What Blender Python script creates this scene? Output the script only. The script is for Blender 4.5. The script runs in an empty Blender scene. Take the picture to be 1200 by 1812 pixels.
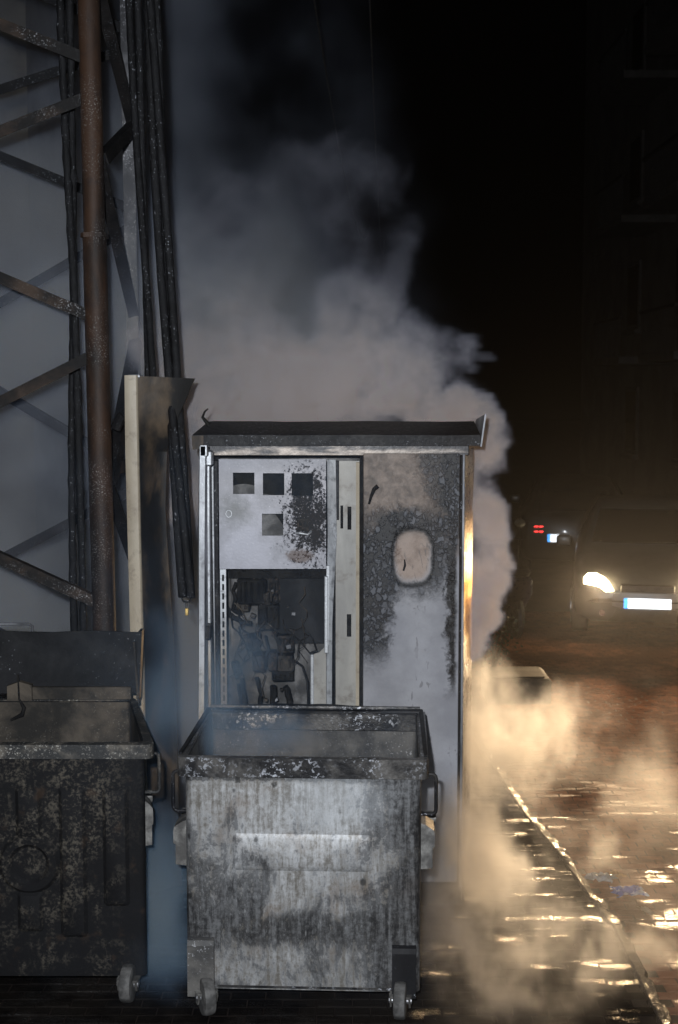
import bpy, bmesh, math, random
from mathutils import Vector, Matrix
random.seed(7)
rad = math.radians
SC = bpy.context.scene
COL = SC.collection

# ------------------------------------------------------------------ camera
CAM_H, FPX, HOR = 2.8, 2419.0, 684.0
TH = math.atan((906.0 - HOR) / FPX)
cam_d = bpy.data.cameras.new('camera'); cam = bpy.data.objects.new('camera', cam_d); COL.objects.link(cam)
cam.location = (0, 0, CAM_H); cam.rotation_euler = (math.pi/2 - TH, 0, 0)
cam_d.sensor_fit = 'VERTICAL'; cam_d.sensor_height = 36.0; cam_d.sensor_width = 36.0
cam_d.lens = 36.0 * FPX / 1812.0
cam_d.clip_start = 0.05; cam_d.clip_end = 600
cam_d.dof.use_dof = True; cam_d.dof.focus_distance = 6.6; cam_d.dof.aperture_fstop = 4.0
SC.camera = cam
# ------------------------------------------------------------------ night sky, weak moon, flash of the photographer
wd = bpy.data.worlds.new('World'); SC.world = wd; wd.use_nodes = True
wn = wd.node_tree
bg = wn.nodes['Background']
sky = wn.nodes.new('ShaderNodeTexSky'); sky.sky_type = 'NISHITA'; sky.sun_disc = False
sky.sun_elevation = rad(-9.0); sky.sun_rotation = rad(200)
wn.links.new(sky.outputs[0], bg.inputs[0]); bg.inputs[1].default_value = 0.08
def add_light(name, kind, loc, target, energy, color, **kw):
    l = bpy.data.lights.new(name, kind); o = bpy.data.objects.new(name, l); COL.objects.link(o)
    o.location = loc
    o.rotation_euler = (Vector(target) - Vector(loc)).to_track_quat('-Z', 'Y').to_euler()
    l.energy = energy; l.color = color
    for k, v in kw.items(): setattr(l, k, v)
    return o
add_light('moon', 'SUN', (-6, -4, 12), (0, 8, 0), 0.004, (0.7, 0.8, 1.0), angle=rad(0.5))
add_light('camera_flash', 'SPOT', (-0.17, 0.05, 3.0), (0.0, 7.0, 2.2), 1500, (0.89, 0.94, 1.0),
          shadow_soft_size=0.035, spot_size=rad(62), spot_blend=0.55)
SC.view_settings.view_transform = 'Standard'; SC.view_settings.look = 'None'
SC.view_settings.gamma = 1.0; SC.view_settings.exposure = 0.0
SC.view_settings.use_curve_mapping = False
cy = SC.cycles
SC.render.engine = 'CYCLES'
cy.use_denoising = True
cy.max_bounces = 5; cy.diffuse_bounces = 2; cy.glossy_bounces = 2; cy.transmission_bounces = 3; cy.volume_bounces = 2
cy.sample_clamp_indirect = 4.0
cy.volume_step_rate = 3.0; cy.volume_max_steps = 512

# ------------------------------------------------------------------ helpers
def W(u, v, Y):
    """point seen in pixel (u, v) of the 1200 x 1812 photograph that stands Y metres down the street"""
    dx = (u - 600) / FPX; dy = (906 - v) / FPX
    c, s = math.cos(TH), math.sin(TH)
    d = Vector((dx, c + dy * s, -s + dy * c)); t = Y / d.y
    return Vector((d.x * t, Y, CAM_H + d.z * t))
def WX(u, Y): return W(u, 900, Y).x
def WZ(v, Y): return W(600, v, Y).z
def G(u, v, z=0.0):
    dx = (u - 600) / FPX; dy = (906 - v) / FPX
    c, s = math.cos(TH), math.sin(TH)
    d = Vector((dx, c + dy * s, -s + dy * c)); t = (z - CAM_H) / d.z
    return Vector((d.x * t, d.y * t, z))
def box(bm, x0, x1, y0, y1, z0, z1, bev=0.0, seg=1):
    r = bmesh.ops.create_cube(bm, size=1.0)
    vs = r['verts']
    for v in vs:
        v.co = Vector(((x0+x1)/2 + v.co.x*(x1-x0), (y0+y1)/2 + v.co.y*(y1-y0), (z0+z1)/2 + v.co.z*(z1-z0)))
    if bev > 0:
        es = list({e for v in vs for e in v.link_edges})
        bmesh.ops.bevel(bm, geom=es, offset=bev, segments=seg, affect='EDGES', profile=0.5)
def tube(bm, pts, r, seg=8, cap=True):
    pts = [Vector(p) for p in pts]; n = len(pts)
    rs = r if isinstance(r, (list, tuple)) else [r]*n
    rings = []; ref = None
    for i, p in enumerate(pts):
        t = (pts[min(i+1, n-1)] - pts[max(i-1, 0)]).normalized()
        if ref is None:
            a = Vector((0, 0, 1)) if abs(t.z) < 0.9 else Vector((1, 0, 0))
            ref = (a - t*a.dot(t)).normalized()
        else:
            ref = (ref - t*ref.dot(t)).normalized()
        b = t.cross(ref)
        rings.append([bm.verts.new(p + (ref*math.cos(2*math.pi*k/seg) + b*math.sin(2*math.pi*k/seg))*rs[i]) for k in range(seg)])
    skin(bm, rings, cap, cap)
def skin(bm, rings, cap0=False, cap1=False, closed=True):
    m = len(rings[0])
    for a, b in zip(rings[:-1], rings[1:]):
        for k in range(m if closed else m-1):
            try: bm.faces.new((a[k], a[(k+1) % m], b[(k+1) % m], b[k]))
            except ValueError: pass
    if cap0: bm.faces.new(list(reversed(rings[0])))
    if cap1: bm.faces.new(rings[-1])
def loft(bm, ringpts, cap0=True, cap1=True, closed=True):
    rings = [[bm.verts.new(Vector(p)) for p in r] for r in ringpts]
    skin(bm, rings, cap0, cap1, closed); return rings
def prism(bm, poly, y0, y1):
    """poly in (x, z), extruded along y"""
    a = [bm.verts.new((x, y0, z)) for x, z in poly]; b = [bm.verts.new((x, y1, z)) for x, z in poly]
    skin(bm, [a, b], True, True)
def bar(bm, p, q, w, t, up=(0, 0, 1)):
    """rectangular bar from p to q, w wide across `up`, t thick"""
    p, q = Vector(p), Vector(q); d = (q-p).normalized(); u = Vector(up); u = (u - d*u.dot(d)).normalized(); s = d.cross(u)
    def ring(c): return [c + u*w/2*a + s*t/2*b for a, b in ((1, 1), (1, -1), (-1, -1), (-1, 1))]
    loft(bm, [ring(p), ring(q)])
def rrect(x0, x1, y0, y1, r, z, seg=4):
    out = []
    for cx, cyy, a0 in ((x1-r, y1-r, 0), (x0+r, y1-r, 90), (x0+r, y0+r, 180), (x1-r, y0+r, 270)):
        for k in range(seg+1):
            a = rad(a0 + 90*k/seg); out.append((cx + r*math.cos(a), cyy + r*math.sin(a), z))
    return out
def disc_y(bm, cx, cz, r, y0, y1, seg=24):
    prism(bm, [(cx + r*math.cos(2*math.pi*k/seg), cz + r*math.sin(2*math.pi*k/seg)) for k in range(seg)], y0, y1)
def disc_x(bm, cy_, cz, r, x0, x1, seg=20):
    a = [(x0, cy_ + r*math.cos(2*math.pi*k/seg), cz + r*math.sin(2*math.pi*k/seg)) for k in range(seg)]
    b = [(x1, p[1], p[2]) for p in a]
    loft(bm, [a, b])
def sheet_holes(bm, x0, x1, z0, z1, holes, y0, y1):
    """flat sheet in the xz plane with rectangular holes cut through"""
    xs = sorted({x0, x1, *[h[0] for h in holes], *[h[1] for h in holes]})
    zs = sorted({z0, z1, *[h[2] for h in holes], *[h[3] for h in holes]})
    vv = {}
    def V_(i, k):
        if (i, k) not in vv: vv[i, k] = bm.verts.new((xs[i], y0, zs[k]))
        return vv[i, k]
    fs = []
    for i in range(len(xs)-1):
        for k in range(len(zs)-1):
            mx, mz = (xs[i]+xs[i+1])/2, (zs[k]+zs[k+1])/2
            if any(h[0] < mx < h[1] and h[2] < mz < h[3] for h in holes): continue
            fs.append(bm.faces.new((V_(i, k), V_(i+1, k), V_(i+1, k+1), V_(i, k+1))))
    ext = bmesh.ops.extrude_face_region(bm, geom=fs)
    for v in [g for g in ext['geom'] if isinstance(g, bmesh.types.BMVert)]: v.co.y += (y1-y0)
def obj(name, bm, mat, parent=None, smooth=False, kind=None, tri=False):
    bmesh.ops.recalc_face_normals(bm, faces=bm.faces)
    if parent is not None and 'org' in parent:
        o_ = Vector(parent['org']); bmesh.ops.translate(bm, verts=bm.verts, vec=-o_)
    me = bpy.data.meshes.new(name); bm.to_mesh(me); bm.free()
    if smooth:
        for p in me.polygons: p.use_smooth = True
        if smooth != 'all':
            try: me.set_sharp_from_angle(angle=rad(38))
            except Exception: pass
    me.materials.append(mat)
    o = bpy.data.objects.new(name, me); COL.objects.link(o)
    if parent is not None:
        o.parent = parent
        if 'org' in parent: o['org'] = tuple(parent['org'])   # same local frame for sub-parts
    if kind: o['kind'] = kind
    return o
def tag(o, label, cat, group=None):
    o['label'] = label; o['category'] = cat
    if group: o['group'] = group
    return o
def thing(name, label, cat, org, group=None):
    o = bpy.data.objects.new(name, None); COL.objects.link(o); o.empty_display_size = 0.1
    o.location = org; o['org'] = tuple(org)
    return tag(o, label, cat, group)
def BM(): return bmesh.new()
def copy_tree(o, parent=None):
    c = o.copy(); COL.objects.link(c); c.parent = parent
    for ch in list(o.children): copy_tree(ch, c)
    return c

# node expressions -------------------------------------------------
class E:
    def __init__(s, nt, k): s.nt, s.k = nt, k
    def _b(s, op, o, rev=False):
        a, b = (o, s) if rev else (s, o)
        return mth(s.nt, op, a, b)
    def __add__(s, o): return s._b('ADD', o)
    def __radd__(s, o): return s._b('ADD', o)
    def __sub__(s, o): return s._b('SUBTRACT', o)
    def __rsub__(s, o): return s._b('SUBTRACT', o, True)
    def __mul__(s, o): return s._b('MULTIPLY', o)
    def __rmul__(s, o): return s._b('MULTIPLY', o)
    def __truediv__(s, o): return s._b('DIVIDE', o)
    def __pow__(s, o): return s._b('POWER', o)
    def max(s, o): return s._b('MAXIMUM', o)
    def min(s, o): return s._b('MINIMUM', o)
    def abs(s): return mth(s.nt, 'ABSOLUTE', s)
    def clamp(s): return s.max(0.0).min(1.0)
def put(nt, sock, v):
    if isinstance(v, E): nt.links.new(v.k, sock)
    elif v is not None:
        if isinstance(v, (tuple, list)) and len(v) == 3 and sock.type == 'RGBA': v = (*v, 1)
        sock.default_value = v
def mth(nt, op, a, b=None):
    n = nt.nodes.new('ShaderNodeMath'); n.operation = op
    put(nt, n.inputs[0], a); put(nt, n.inputs[1], b); return E(nt, n.outputs[0])
def vm(nt, op, a, b=None, sc=None):
    n = nt.nodes.new('ShaderNodeVectorMath'); n.operation = op
    put(nt, n.inputs[0], a); put(nt, n.inputs[1], b)
    if sc is not None: put(nt, n.inputs['Scale'], sc)
    return E(nt, n.outputs['Value'] if op in ('LENGTH', 'DISTANCE', 'DOT_PRODUCT') else n.outputs[0])
def xyz(nt, v):
    n = nt.nodes.new('ShaderNodeSeparateXYZ'); put(nt, n.inputs[0], v); return [E(nt, o) for o in n.outputs]
def vec(nt, x, y, z):
    n = nt.nodes.new('ShaderNodeCombineXYZ')
    for i, q in enumerate((x, y, z)): put(nt, n.inputs[i], q)
    return E(nt, n.outputs[0])
def noise(nt, v, scale, detail=3, rough=0.55, dist=0.0, color=False):
    n = nt.nodes.new('ShaderNodeTexNoise'); put(nt, n.inputs['Vector'], v)
    n.inputs['Scale'].default_value = scale; n.inputs['Detail'].default_value = detail
    n.inputs['Roughness'].default_value = rough; n.inputs['Distortion'].default_value = dist
    return E(nt, n.outputs[1 if color else 0])
def voro(nt, v, scale, feature='F1', out='Distance', rnd=1.0):
    n = nt.nodes.new('ShaderNodeTexVoronoi'); n.feature = feature; put(nt, n.inputs['Vector'], v)
    n.inputs['Scale'].default_value = scale; n.inputs['Randomness'].default_value = rnd
    return E(nt, n.outputs[out])
def sstep(nt, x, a, b, lo=0.0, hi=1.0):
    n = nt.nodes.new('ShaderNodeMapRange'); n.interpolation_type = 'SMOOTHSTEP'
    put(nt, n.inputs[0], x)
    for i, q in ((1, a), (2, b), (3, lo), (4, hi)): n.inputs[i].default_value = q
    return E(nt, n.outputs[0])
def mixc(nt, f, a, b):
    n = nt.nodes.new('ShaderNodeMix'); n.data_type = 'RGBA'
    put(nt, n.inputs[0], f); put(nt, n.inputs[6], a); put(nt, n.inputs[7], b); return E(nt, n.outputs[2])
def new_mat(name):
    m = bpy.data.materials.new(name); m.use_nodes = True
    nt = m.node_tree; p = nt.nodes['Principled BSDF']
    tc = nt.nodes.new('ShaderNodeTexCoord'); return m, nt, p, E(nt, tc.outputs['Object'])
def bump(nt, p, h, strength=0.3, dist=0.01):
    n = nt.nodes.new('ShaderNodeBump'); n.inputs['Strength'].default_value = strength; n.inputs['Distance'].default_value = dist
    put(nt, n.inputs['Height'], h); nt.links.new(n.outputs[0], p.inputs['Normal'])
def fin(nt, p, col=None, rough=None, metal=None, spec=None, coat=None):
    put(nt, p.inputs['Base Color'], col)
    if rough is not None: put(nt, p.inputs['Roughness'], rough)
    if metal is not None: put(nt, p.inputs['Metallic'], metal)
    if spec is not None: put(nt, p.inputs['Specular IOR Level'], spec)
    if coat is not None: put(nt, p.inputs['Coat Weight'], coat); p.inputs['Coat Roughness'].default_value = 0.08
def dirty(name, c1, c2, scale=6.0, lo=0.4, hi=0.6, rough=0.6, metal=0.0, streak=(1, 1, 1), speck=None, speck_lo=0.63,
          speck_scale=90, bstr=0.3, bdist=0.004, bscale=60, c3=None, spec=0.5, coat=None, detail=6, speck_zone=0.5):
    """two-tone grime: c1 below / c2 above a noise threshold, optional bright specks and a second, finer tone c3"""
    m, nt, p, co = new_mat(name)
    sv = vm(nt, 'MULTIPLY', co, streak)
    n1 = noise(nt, sv, scale, detail, 0.62, 0.3)
    f = sstep(nt, n1, lo, hi)
    c = mixc(nt, f, c1, c2)
    if c3 is not None:
        n3 = noise(nt, co, scale*3.1, 5, 0.7)
        c = mixc(nt, sstep(nt, n3, 0.5, 0.72)*0.8, c, c3)
    r = rough + (noise(nt, co, bscale*0.5, 2)-0.5)*0.25
    if speck is not None:
        zn = sstep(nt, noise(nt, co, scale*0.7, 3), speck_zone-0.12, speck_zone+0.15)
        ns = noise(nt, co, speck_scale, 4, 0.7)
        sp = sstep(nt, ns, speck_lo-0.055, speck_lo+0.0)*zn
        c = mixc(nt, sp, c, speck)
    bump(nt, p, noise(nt, co, bscale, 4, 0.65), bstr, bdist)
    fin(nt, p, c, r, metal, spec, coat)
    return m

# ------------------------------------------------------------------ materials
M = {}
M['asphalt'] = dirty('wet ground', (0.014, 0.011, 0.010), (0.028, 0.021, 0.018), 3, rough=0.8, spec=0.08, bscale=120, bstr=0.5)
def paver_mat(name, c1, c2, near, far, bs):
    m, nt, p, co = new_mat(name)
    gp = E(nt, nt.nodes.new('ShaderNodeNewGeometry').outputs['Position'])
    oi = E(nt, nt.nodes.new('ShaderNodeObjectInfo').outputs['Random'])
    x, y, z = xyz(nt, gp)
    n1 = noise(nt, gp, 1.3, 5, 0.6); fi = noise(nt, gp, 120, 4, 0.7); md = noise(nt, gp, 9, 4, 0.6)
    c = mixc(nt, sstep(nt, n1 + (md-0.5)*0.5 + (oi-0.5)*0.12, 0.36, 0.64), c1, c2)
    pud = noise(nt, vm(nt, 'MULTIPLY', gp, (1.0, 2.6, 1.0)), 1.9, 4, 0.6)
    far_ = sstep(nt, y + (n1-0.5)*3.0, 8.0, 10.5)
    wet = sstep(nt, pud + (fi-0.5)*0.35, 0.555, 0.66)*(1.0-far_)
    r = far + wet*(near-far) + (md-0.5)*0.2
    bump(nt, p, fi*1.0 + md*0.3 + noise(nt, gp, 45, 3, 0.6)*0.5, bs, 0.012); fin(nt, p, c, r, 0.0, wet*0.5); return m
M['paver'] = paver_mat('wet paver', (0.12, 0.052, 0.032), (0.28, 0.12, 0.07), 0.24, 0.85, 1.0)
M['paver_dark'] = paver_mat('wet dark paver', (0.008, 0.007, 0.007), (0.020, 0.017, 0.015), 0.20, 0.75, 1.0)
def kerb_mat():
    m, nt, p, co = new_mat('wet kerb concrete')
    gp = E(nt, nt.nodes.new('ShaderNodeNewGeometry').outputs['Position'])
    n1 = noise(nt, gp, 4.5, 4, 0.65); fi = noise(nt, gp, 55, 5, 0.7)
    wet = sstep(nt, n1 + (fi-0.5)*0.9, 0.50, 0.62)
    c = mixc(nt, sstep(nt, fi, 0.4, 0.65), (0.03, 0.026, 0.022), (0.075, 0.065, 0.055))
    bump(nt, p, fi*0.8 + n1*0.3, 1.0, 0.010); fin(nt, p, c, 0.75 - wet*0.55, 0.0, 0.25 + wet*0.4); return m
M['kerb'] = kerb_mat()
M['rust_pipe'] = dirty('rusted pipe', (0.018, 0.013, 0.011), (0.065, 0.034, 0.020), 4, 0.42, 0.66, rough=0.55, spec=0.3, streak=(1, 1, 0.25),
                       speck=(0.5, 0.5, 0.5), speck_lo=0.64, speck_scale=140, speck_zone=0.52, bscale=160, bstr=0.5, c3=(0.03, 0.02, 0.018))
M['brace'] = dirty('scorched angle iron', (0.014, 0.013, 0.013), (0.075, 0.05, 0.036), 3, 0.45, 0.68, rough=0.7, spec=0.25, speck=(0.5, 0.5, 0.52), speck_lo=0.63, speck_scale=110, speck_zone=0.58)
M['brace_dark'] = dirty('dark steel', (0.008, 0.008, 0.009), (0.02, 0.018, 0.018), 5, rough=0.7, spec=0.2, speck=(0.3, 0.32, 0.36), speck_lo=0.66)
M['galv_leg'] = dirty('galvanised leg', (0.05, 0.05, 0.055), (0.16, 0.16, 0.17), 5, 0.4, 0.65, rough=0.5, metal=0.3, speck=(0.7, 0.7, 0.75), speck_lo=0.64, speck_zone=0.45)
M['char'] = dirty('charred cable', (0.005, 0.005, 0.006), (0.012, 0.012, 0.014), 9, rough=0.5, spec=0.35, speck=(0.6, 0.63, 0.7), speck_lo=0.675, speck_scale=85, bscale=110, bstr=0.9, bdist=0.008, speck_zone=0.5)  # pale specks are sparkle painted into the colour
M['char_matt'] = dirty('soot black', (0.008, 0.008, 0.009), (0.02, 0.019, 0.018), 12, rough=0.8, spec=0.2, bscale=70, bstr=0.7, bdist=0.006)
M['cream'] = dirty('cream painted steel', (0.36, 0.30, 0.22), (0.55, 0.48, 0.37), 4, 0.3, 0.7, rough=0.5, streak=(1, 1, 0.3), c3=(0.24, 0.19, 0.14), bscale=30, bstr=0.1)
M['scorch_brown'] = dirty('scorched brown sheet', (0.010, 0.009, 0.009), (0.11, 0.075, 0.045), 2.3, 0.46, 0.62, rough=0.65, streak=(1.2, 1, 0.55), bscale=40, bstr=0.2)
M['silver'] = dirty('bare galvanised strip', (0.30, 0.31, 0.33), (0.58, 0.60, 0.63), 7, 0.35, 0.65, rough=0.42, metal=0.35, streak=(1, 1, 0.2), c3=(0.14, 0.14, 0.15), bscale=90, bstr=0.2)
M['silver_dirty'] = dirty('sooty galvanised', (0.07, 0.072, 0.08), (0.36, 0.37, 0.40), 5, 0.38, 0.66, rough=0.5, metal=0.3, streak=(1, 1, 0.25), bscale=90, bstr=0.3)
M['cab_soot'] = dirty('sooty cabinet steel', (0.007, 0.007, 0.009), (0.035, 0.033, 0.032), 4, 0.45, 0.72, rough=0.5, spec=0.2, streak=(1, 1, 2.0), speck=(0.55, 0.57, 0.62), speck_lo=0.67, bscale=80, bstr=0.4)
M['header'] = dirty('scorched cabinet header', (0.025, 0.024, 0.026), (0.34, 0.29, 0.25), 2.2, 0.45, 0.62, rough=0.42, metal=0.3, streak=(0.8, 1, 5.0), bscale=80, bstr=0.3)
M['back_plate'] = dirty('cabinet back plate', (0.035, 0.034, 0.034), (0.21, 0.205, 0.205), 5, 0.42, 0.66, rough=0.6, c3=(0.05, 0.045, 0.042))
M['slate'] = dirty('dark board', (0.012, 0.013, 0.015), (0.03, 0.031, 0.034), 3, rough=0.7, spec=0.2)
M['breaker'] = dirty('burnt breaker', (0.012, 0.012, 0.013), (0.06, 0.055, 0.05), 14, 0.42, 0.68, rough=0.75, spec=0.2, c3=(0.12, 0.09, 0.07), bscale=60, bstr=0.6)
M['brass'] = dirty('brass', (0.35, 0.24, 0.07), (0.75, 0.55, 0.2), 30, rough=0.35, metal=0.8)
M['steel'] = dirty('steel', (0.25, 0.25, 0.26), (0.5, 0.5, 0.52), 20, rough=0.35, metal=0.8)
M['rubber'] = dirty('burnt tyre rubber', (0.05, 0.048, 0.046), (0.13, 0.125, 0.12), 14, rough=0.7, bscale=60, bstr=0.5)
M['rubber_black'] = dirty('black rubber', (0.015, 0.015, 0.015), (0.03, 0.03, 0.03), 14, rough=0.6)
M['galv_old'] = dirty('weathered caster steel', (0.10, 0.095, 0.09), (0.32, 0.31, 0.29), 12, 0.4, 0.7, rough=0.5, metal=0.3, bscale=80, bstr=0.3)
M['plaster'] = dirty('old plaster', (0.16, 0.145, 0.125), (0.25, 0.23, 0.2), 1.2, rough=0.9, bscale=20, bstr=0.3)
M['plaster_dark'] = dirty('grey plaster', (0.07, 0.062, 0.06), (0.10, 0.09, 0.087), 1.0, rough=0.9, bscale=20, bstr=0.3)
M['trim'] = dirty('pale stone trim', (0.34, 0.32, 0.29), (0.42, 0.40, 0.36), 4, rough=0.9)
M['trim_dark'] = dirty('dull grey trim', (0.045, 0.043, 0.04), (0.065, 0.06, 0.058), 4, rough=0.9)
M['conc'] = dirty('concrete block', (0.03, 0.03, 0.03), (0.06, 0.058, 0.056), 6, rough=0.9, spec=0.05, bscale=60, bstr=0.4)
M['paint_blue'] = dirty('dark blue enamel', (0.008, 0.011, 0.035), (0.012, 0.016, 0.05), 8, rough=0.3)
M['black_plastic'] = dirty('black plastic', (0.012, 0.012, 0.012), (0.022, 0.022, 0.022), 20, rough=0.35)
M['chrome'] = dirty('chrome', (0.6, 0.6, 0.6), (0.7, 0.7, 0.7), 10, rough=0.12, metal=1.0)
M['twig'] = dirty('bark', (0.03, 0.022, 0.016), (0.06, 0.045, 0.03), 20, rough=0.8)
M['leaf'] = dirty('dark leaf', (0.02, 0.035, 0.012), (0.05, 0.07, 0.025), 9, rough=0.55)
M['car_silver_shaded'] = dirty('shaded silver car paint', (0.13, 0.127, 0.123), (0.15, 0.147, 0.142), 3, rough=0.4, metal=0.3, bstr=0.0, coat=0.4)  # body silver darkened: the bonnet's shade is put into the colour
M['car_bumper_lit'] = dirty('lit silver bumper', (0.36, 0.35, 0.345), (0.42, 0.41, 0.40), 3, rough=0.4, metal=0.2, bstr=0.0)  # same silver lightened: the light on the bumper is painted in
M['car_dark'] = dirty('dark car paint', (0.012, 0.013, 0.016), (0.016, 0.017, 0.02), 3, rough=0.35, metal=0.2, bstr=0.0, coat=0.3)
M['blue_wrap'] = dirty('blue plastic wrapper', (0.03, 0.12, 0.5), (0.5, 0.6, 0.75), 16, 0.48, 0.6, rough=0.2)
M['clear_wrap'] = dirty('clear plastic scrap', (0.3, 0.32, 0.34), (0.55, 0.56, 0.58), 14, rough=0.2)
M['tan_leaf'] = dirty('dry leaf', (0.32, 0.15, 0.04), (0.5, 0.27, 0.08), 20, rough=0.6)
M['red_wrap'] = dirty('brown red paper', (0.16, 0.04, 0.02), (0.28, 0.09, 0.05), 20, rough=0.6)
M['white_card'] = dirty('wet white card', (0.6, 0.6, 0.58), (0.75, 0.75, 0.72), 20, rough=0.15)
def plain(name, col, rough=0.4, metal=0.0, emit=None, es=0.0):
    m, nt, p, co = new_mat(name); fin(nt, p, col, rough, metal)
    if emit: p.inputs['Emission Color'].default_value = (*emit, 1); p.inputs['Emission Strength'].default_value = es
    return m
M['glass_dark'] = plain('dark glass', (0.008, 0.008, 0.009), 0.08)
M['lens_lit'] = plain('lit headlamp lens', (0.8, 0.8, 0.8), 0.2, 0, (1.0, 0.80, 0.46), 60.0)
M['lens'] = plain('lamp lens', (0.75, 0.75, 0.74), 0.16, 0.9)
M['plate_white'] = plain('reflective plate white', (0.92, 0.94, 0.95), 0.33, 1.0)
M['plate_blue'] = plain('reflective plate blue', (0.06, 0.32, 0.85), 0.33, 1.0)
M['reflector_red'] = plain('red reflector', (0.9, 0.035, 0.03), 0.27, 1.0)

def bin_grey():
    """galvanised container front: pale grey zinc under soot streaks, blacker along the right and along the foot"""
    m, nt, p, co = new_mat('sooty galvanised container')
    x, y, z = xyz(nt, co)
    st = noise(nt, vm(nt, 'MULTIPLY', co, (1.0, 1.0, 0.10)), 42, 5, 0.66)          # vertical runs
    bl = noise(nt, co, 2.6, 6, 0.66, 0.6)                                            # large blotches
    fi = noise(nt, co, 38, 8, 0.78)                                                  # fine mottling
    fl_ = noise(nt, vm(nt, 'MULTIPLY', vm(nt, 'ADD', co, (5.0, 0, 2.0)), (1.0, 1.0, 0.45)), 7.0, 7, 0.72, 0.5)   # scorch tongues
    f = (bl-0.5)*1.5 + (st-0.5)*0.75 + (fi-0.5)*0.9 + (fl_-0.5)*1.1
    edge = sstep(nt, x + (bl-0.5)*0.2 + (fi-0.5)*0.25, 0.22, 0.54)
    lefte = sstep(nt, x*-1.0 + (fi-0.5)*0.2, 0.36, 0.54)
    band = sstep(nt, (z + (st-0.5)*0.10 - 0.385).abs()*-1.0, -0.12, -0.01)
    lowz = sstep(nt, z, 0.80, 0.45)
    top = sstep(nt, z + (fi-0.5)*0.06, 1.045, 1.09)
    soot = (sstep(nt, f + edge*0.55 + lefte*0.22 + band*0.26 + lowz*0.16 + top*0.6, 0.04, 0.30)).clamp()
    scr = sstep(nt, noise(nt, vm(nt, 'MULTIPLY', vm(nt, 'ADD', co, (3.1, 0, 1.7)), (1.0, 1.0, 0.35)), 60, 3, 0.6), 0.60, 0.68)
    base = mixc(nt, sstep(nt, fi*0.55 + st*0.6 + (bl-0.5)*0.5, 0.42, 0.74), (0.17, 0.155, 0.135), (0.60, 0.605, 0.615))
    brown = mixc(nt, sstep(nt, noise(nt, co, 4.5, 4), 0.52, 0.7)*0.55, base, (0.20, 0.15, 0.11))
    c = mixc(nt, soot*(0.72 + 0.3*sstep(nt, fi*0.6 + st*0.5, 0.65, 0.40)), brown, (0.018, 0.018, 0.020))
    c = mixc(nt, scr*0.30*(1.0-edge), c, (0.5, 0.5, 0.5))
    pale_oval = sstep(nt, vm(nt, 'LENGTH', vec(nt, (x-0.14)/0.34, 0.0, (z-0.98)/0.20))*-1.0 + (fi-0.5)*0.8, -1.0, -0.3)  # paler oval high on the front, right of centre
    c = mixc(nt, pale_oval*0.28, c, (0.62, 0.65, 0.68))
    pit = sstep(nt, voro(nt, vm(nt, 'MULTIPLY', co, (1, 1, 0.8)), 8.0) + (fi-0.5)*0.25, 0.15, 0.07)
    c = mixc(nt, pit*0.8, c, (0.02, 0.02, 0.02))
    bump(nt, p, fi*0.7 + st*0.3, 0.4, 0.004)
    fin(nt, p, c, 0.55 + (fi-0.5)*0.5, 0.35)
    return m
def bin_black():
    m, nt, p, co = new_mat('burnt black container')
    x, y, z = xyz(nt, co)
    big = noise(nt, co, 2.8, 4, 0.6, 0.4)
    sp = noise(nt, co, 60, 6, 0.75)
    mid = noise(nt, co, 14, 4, 0.65)
    clear = sstep(nt, x, 0.30, 0.48)                     # right flank evenly black
    zone = sstep(nt, big + (mid-0.5)*0.6 + (z-0.7)*0.12, 0.38, 0.64)*(1.0-clear*0.85)
    f = sstep(nt, sp + (mid-0.5)*0.50, 0.47, 0.62)*zone
    c = mixc(nt, f*0.62, (0.007, 0.007, 0.008), (0.12, 0.104, 0.082))
    wh = sstep(nt, noise(nt, co, 110, 4, 0.7), 0.665, 0.71)*sstep(nt, mid, 0.5, 0.6)
    c = mixc(nt, wh*0.8*(1.0-clear), c, (0.36, 0.36, 0.36))
    rst = sstep(nt, noise(nt, co, 9, 4), 0.58, 0.72)
    c = mixc(nt, rst*0.25, c, (0.10, 0.06, 0.035))
    bump(nt, p, sp*0.6 + mid*0.5, 0.6, 0.006)
    fin(nt, p, c, 0.75, 0.0, 0.2)
    return m
M['bin_grey'] = bin_grey(); M['bin_black'] = bin_black()
M['rim_grey'] = dirty('sooty container rim', (0.02, 0.02, 0.022), (0.16, 0.15, 0.14), 6, 0.42, 0.68, rough=0.35, metal=0.3, speck=(0.7, 0.72, 0.78), speck_lo=0.60, speck_scale=55, speck_zone=0.54, bscale=60, bstr=0.5)
M['rim_black'] = dirty('sooty black rim', (0.018, 0.018, 0.018), (0.15, 0.13, 0.105), 10, 0.45, 0.72, rough=0.6, speck=(0.4, 0.38, 0.34), speck_lo=0.62, bscale=60, bstr=0.5)
M['inside_brown'] = dirty('heat-stained steel', (0.022, 0.020, 0.018), (0.12, 0.098, 0.075), 4, 0.38, 0.68, rough=0.7, spec=0.25, speck=(0.25, 0.23, 0.2), speck_lo=0.66, bscale=50, bstr=0.4)
M['inside_grey'] = dirty('smoked container lining', (0.03, 0.03, 0.032), (0.13, 0.122, 0.112), 5, 0.36, 0.66, rough=0.6, speck=(0.5, 0.5, 0.52), speck_lo=0.66, bscale=60, bstr=0.4)
M['lid_black'] = dirty('charred lid', (0.006, 0.0065, 0.008), (0.015, 0.015, 0.017), 4, 0.4, 0.7, rough=0.6, spec=0.2, streak=(1, 1, 0.4), speck=(0.4, 0.42, 0.46), speck_lo=0.69, speck_scale=60, bscale=40, bstr=0.3)

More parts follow.
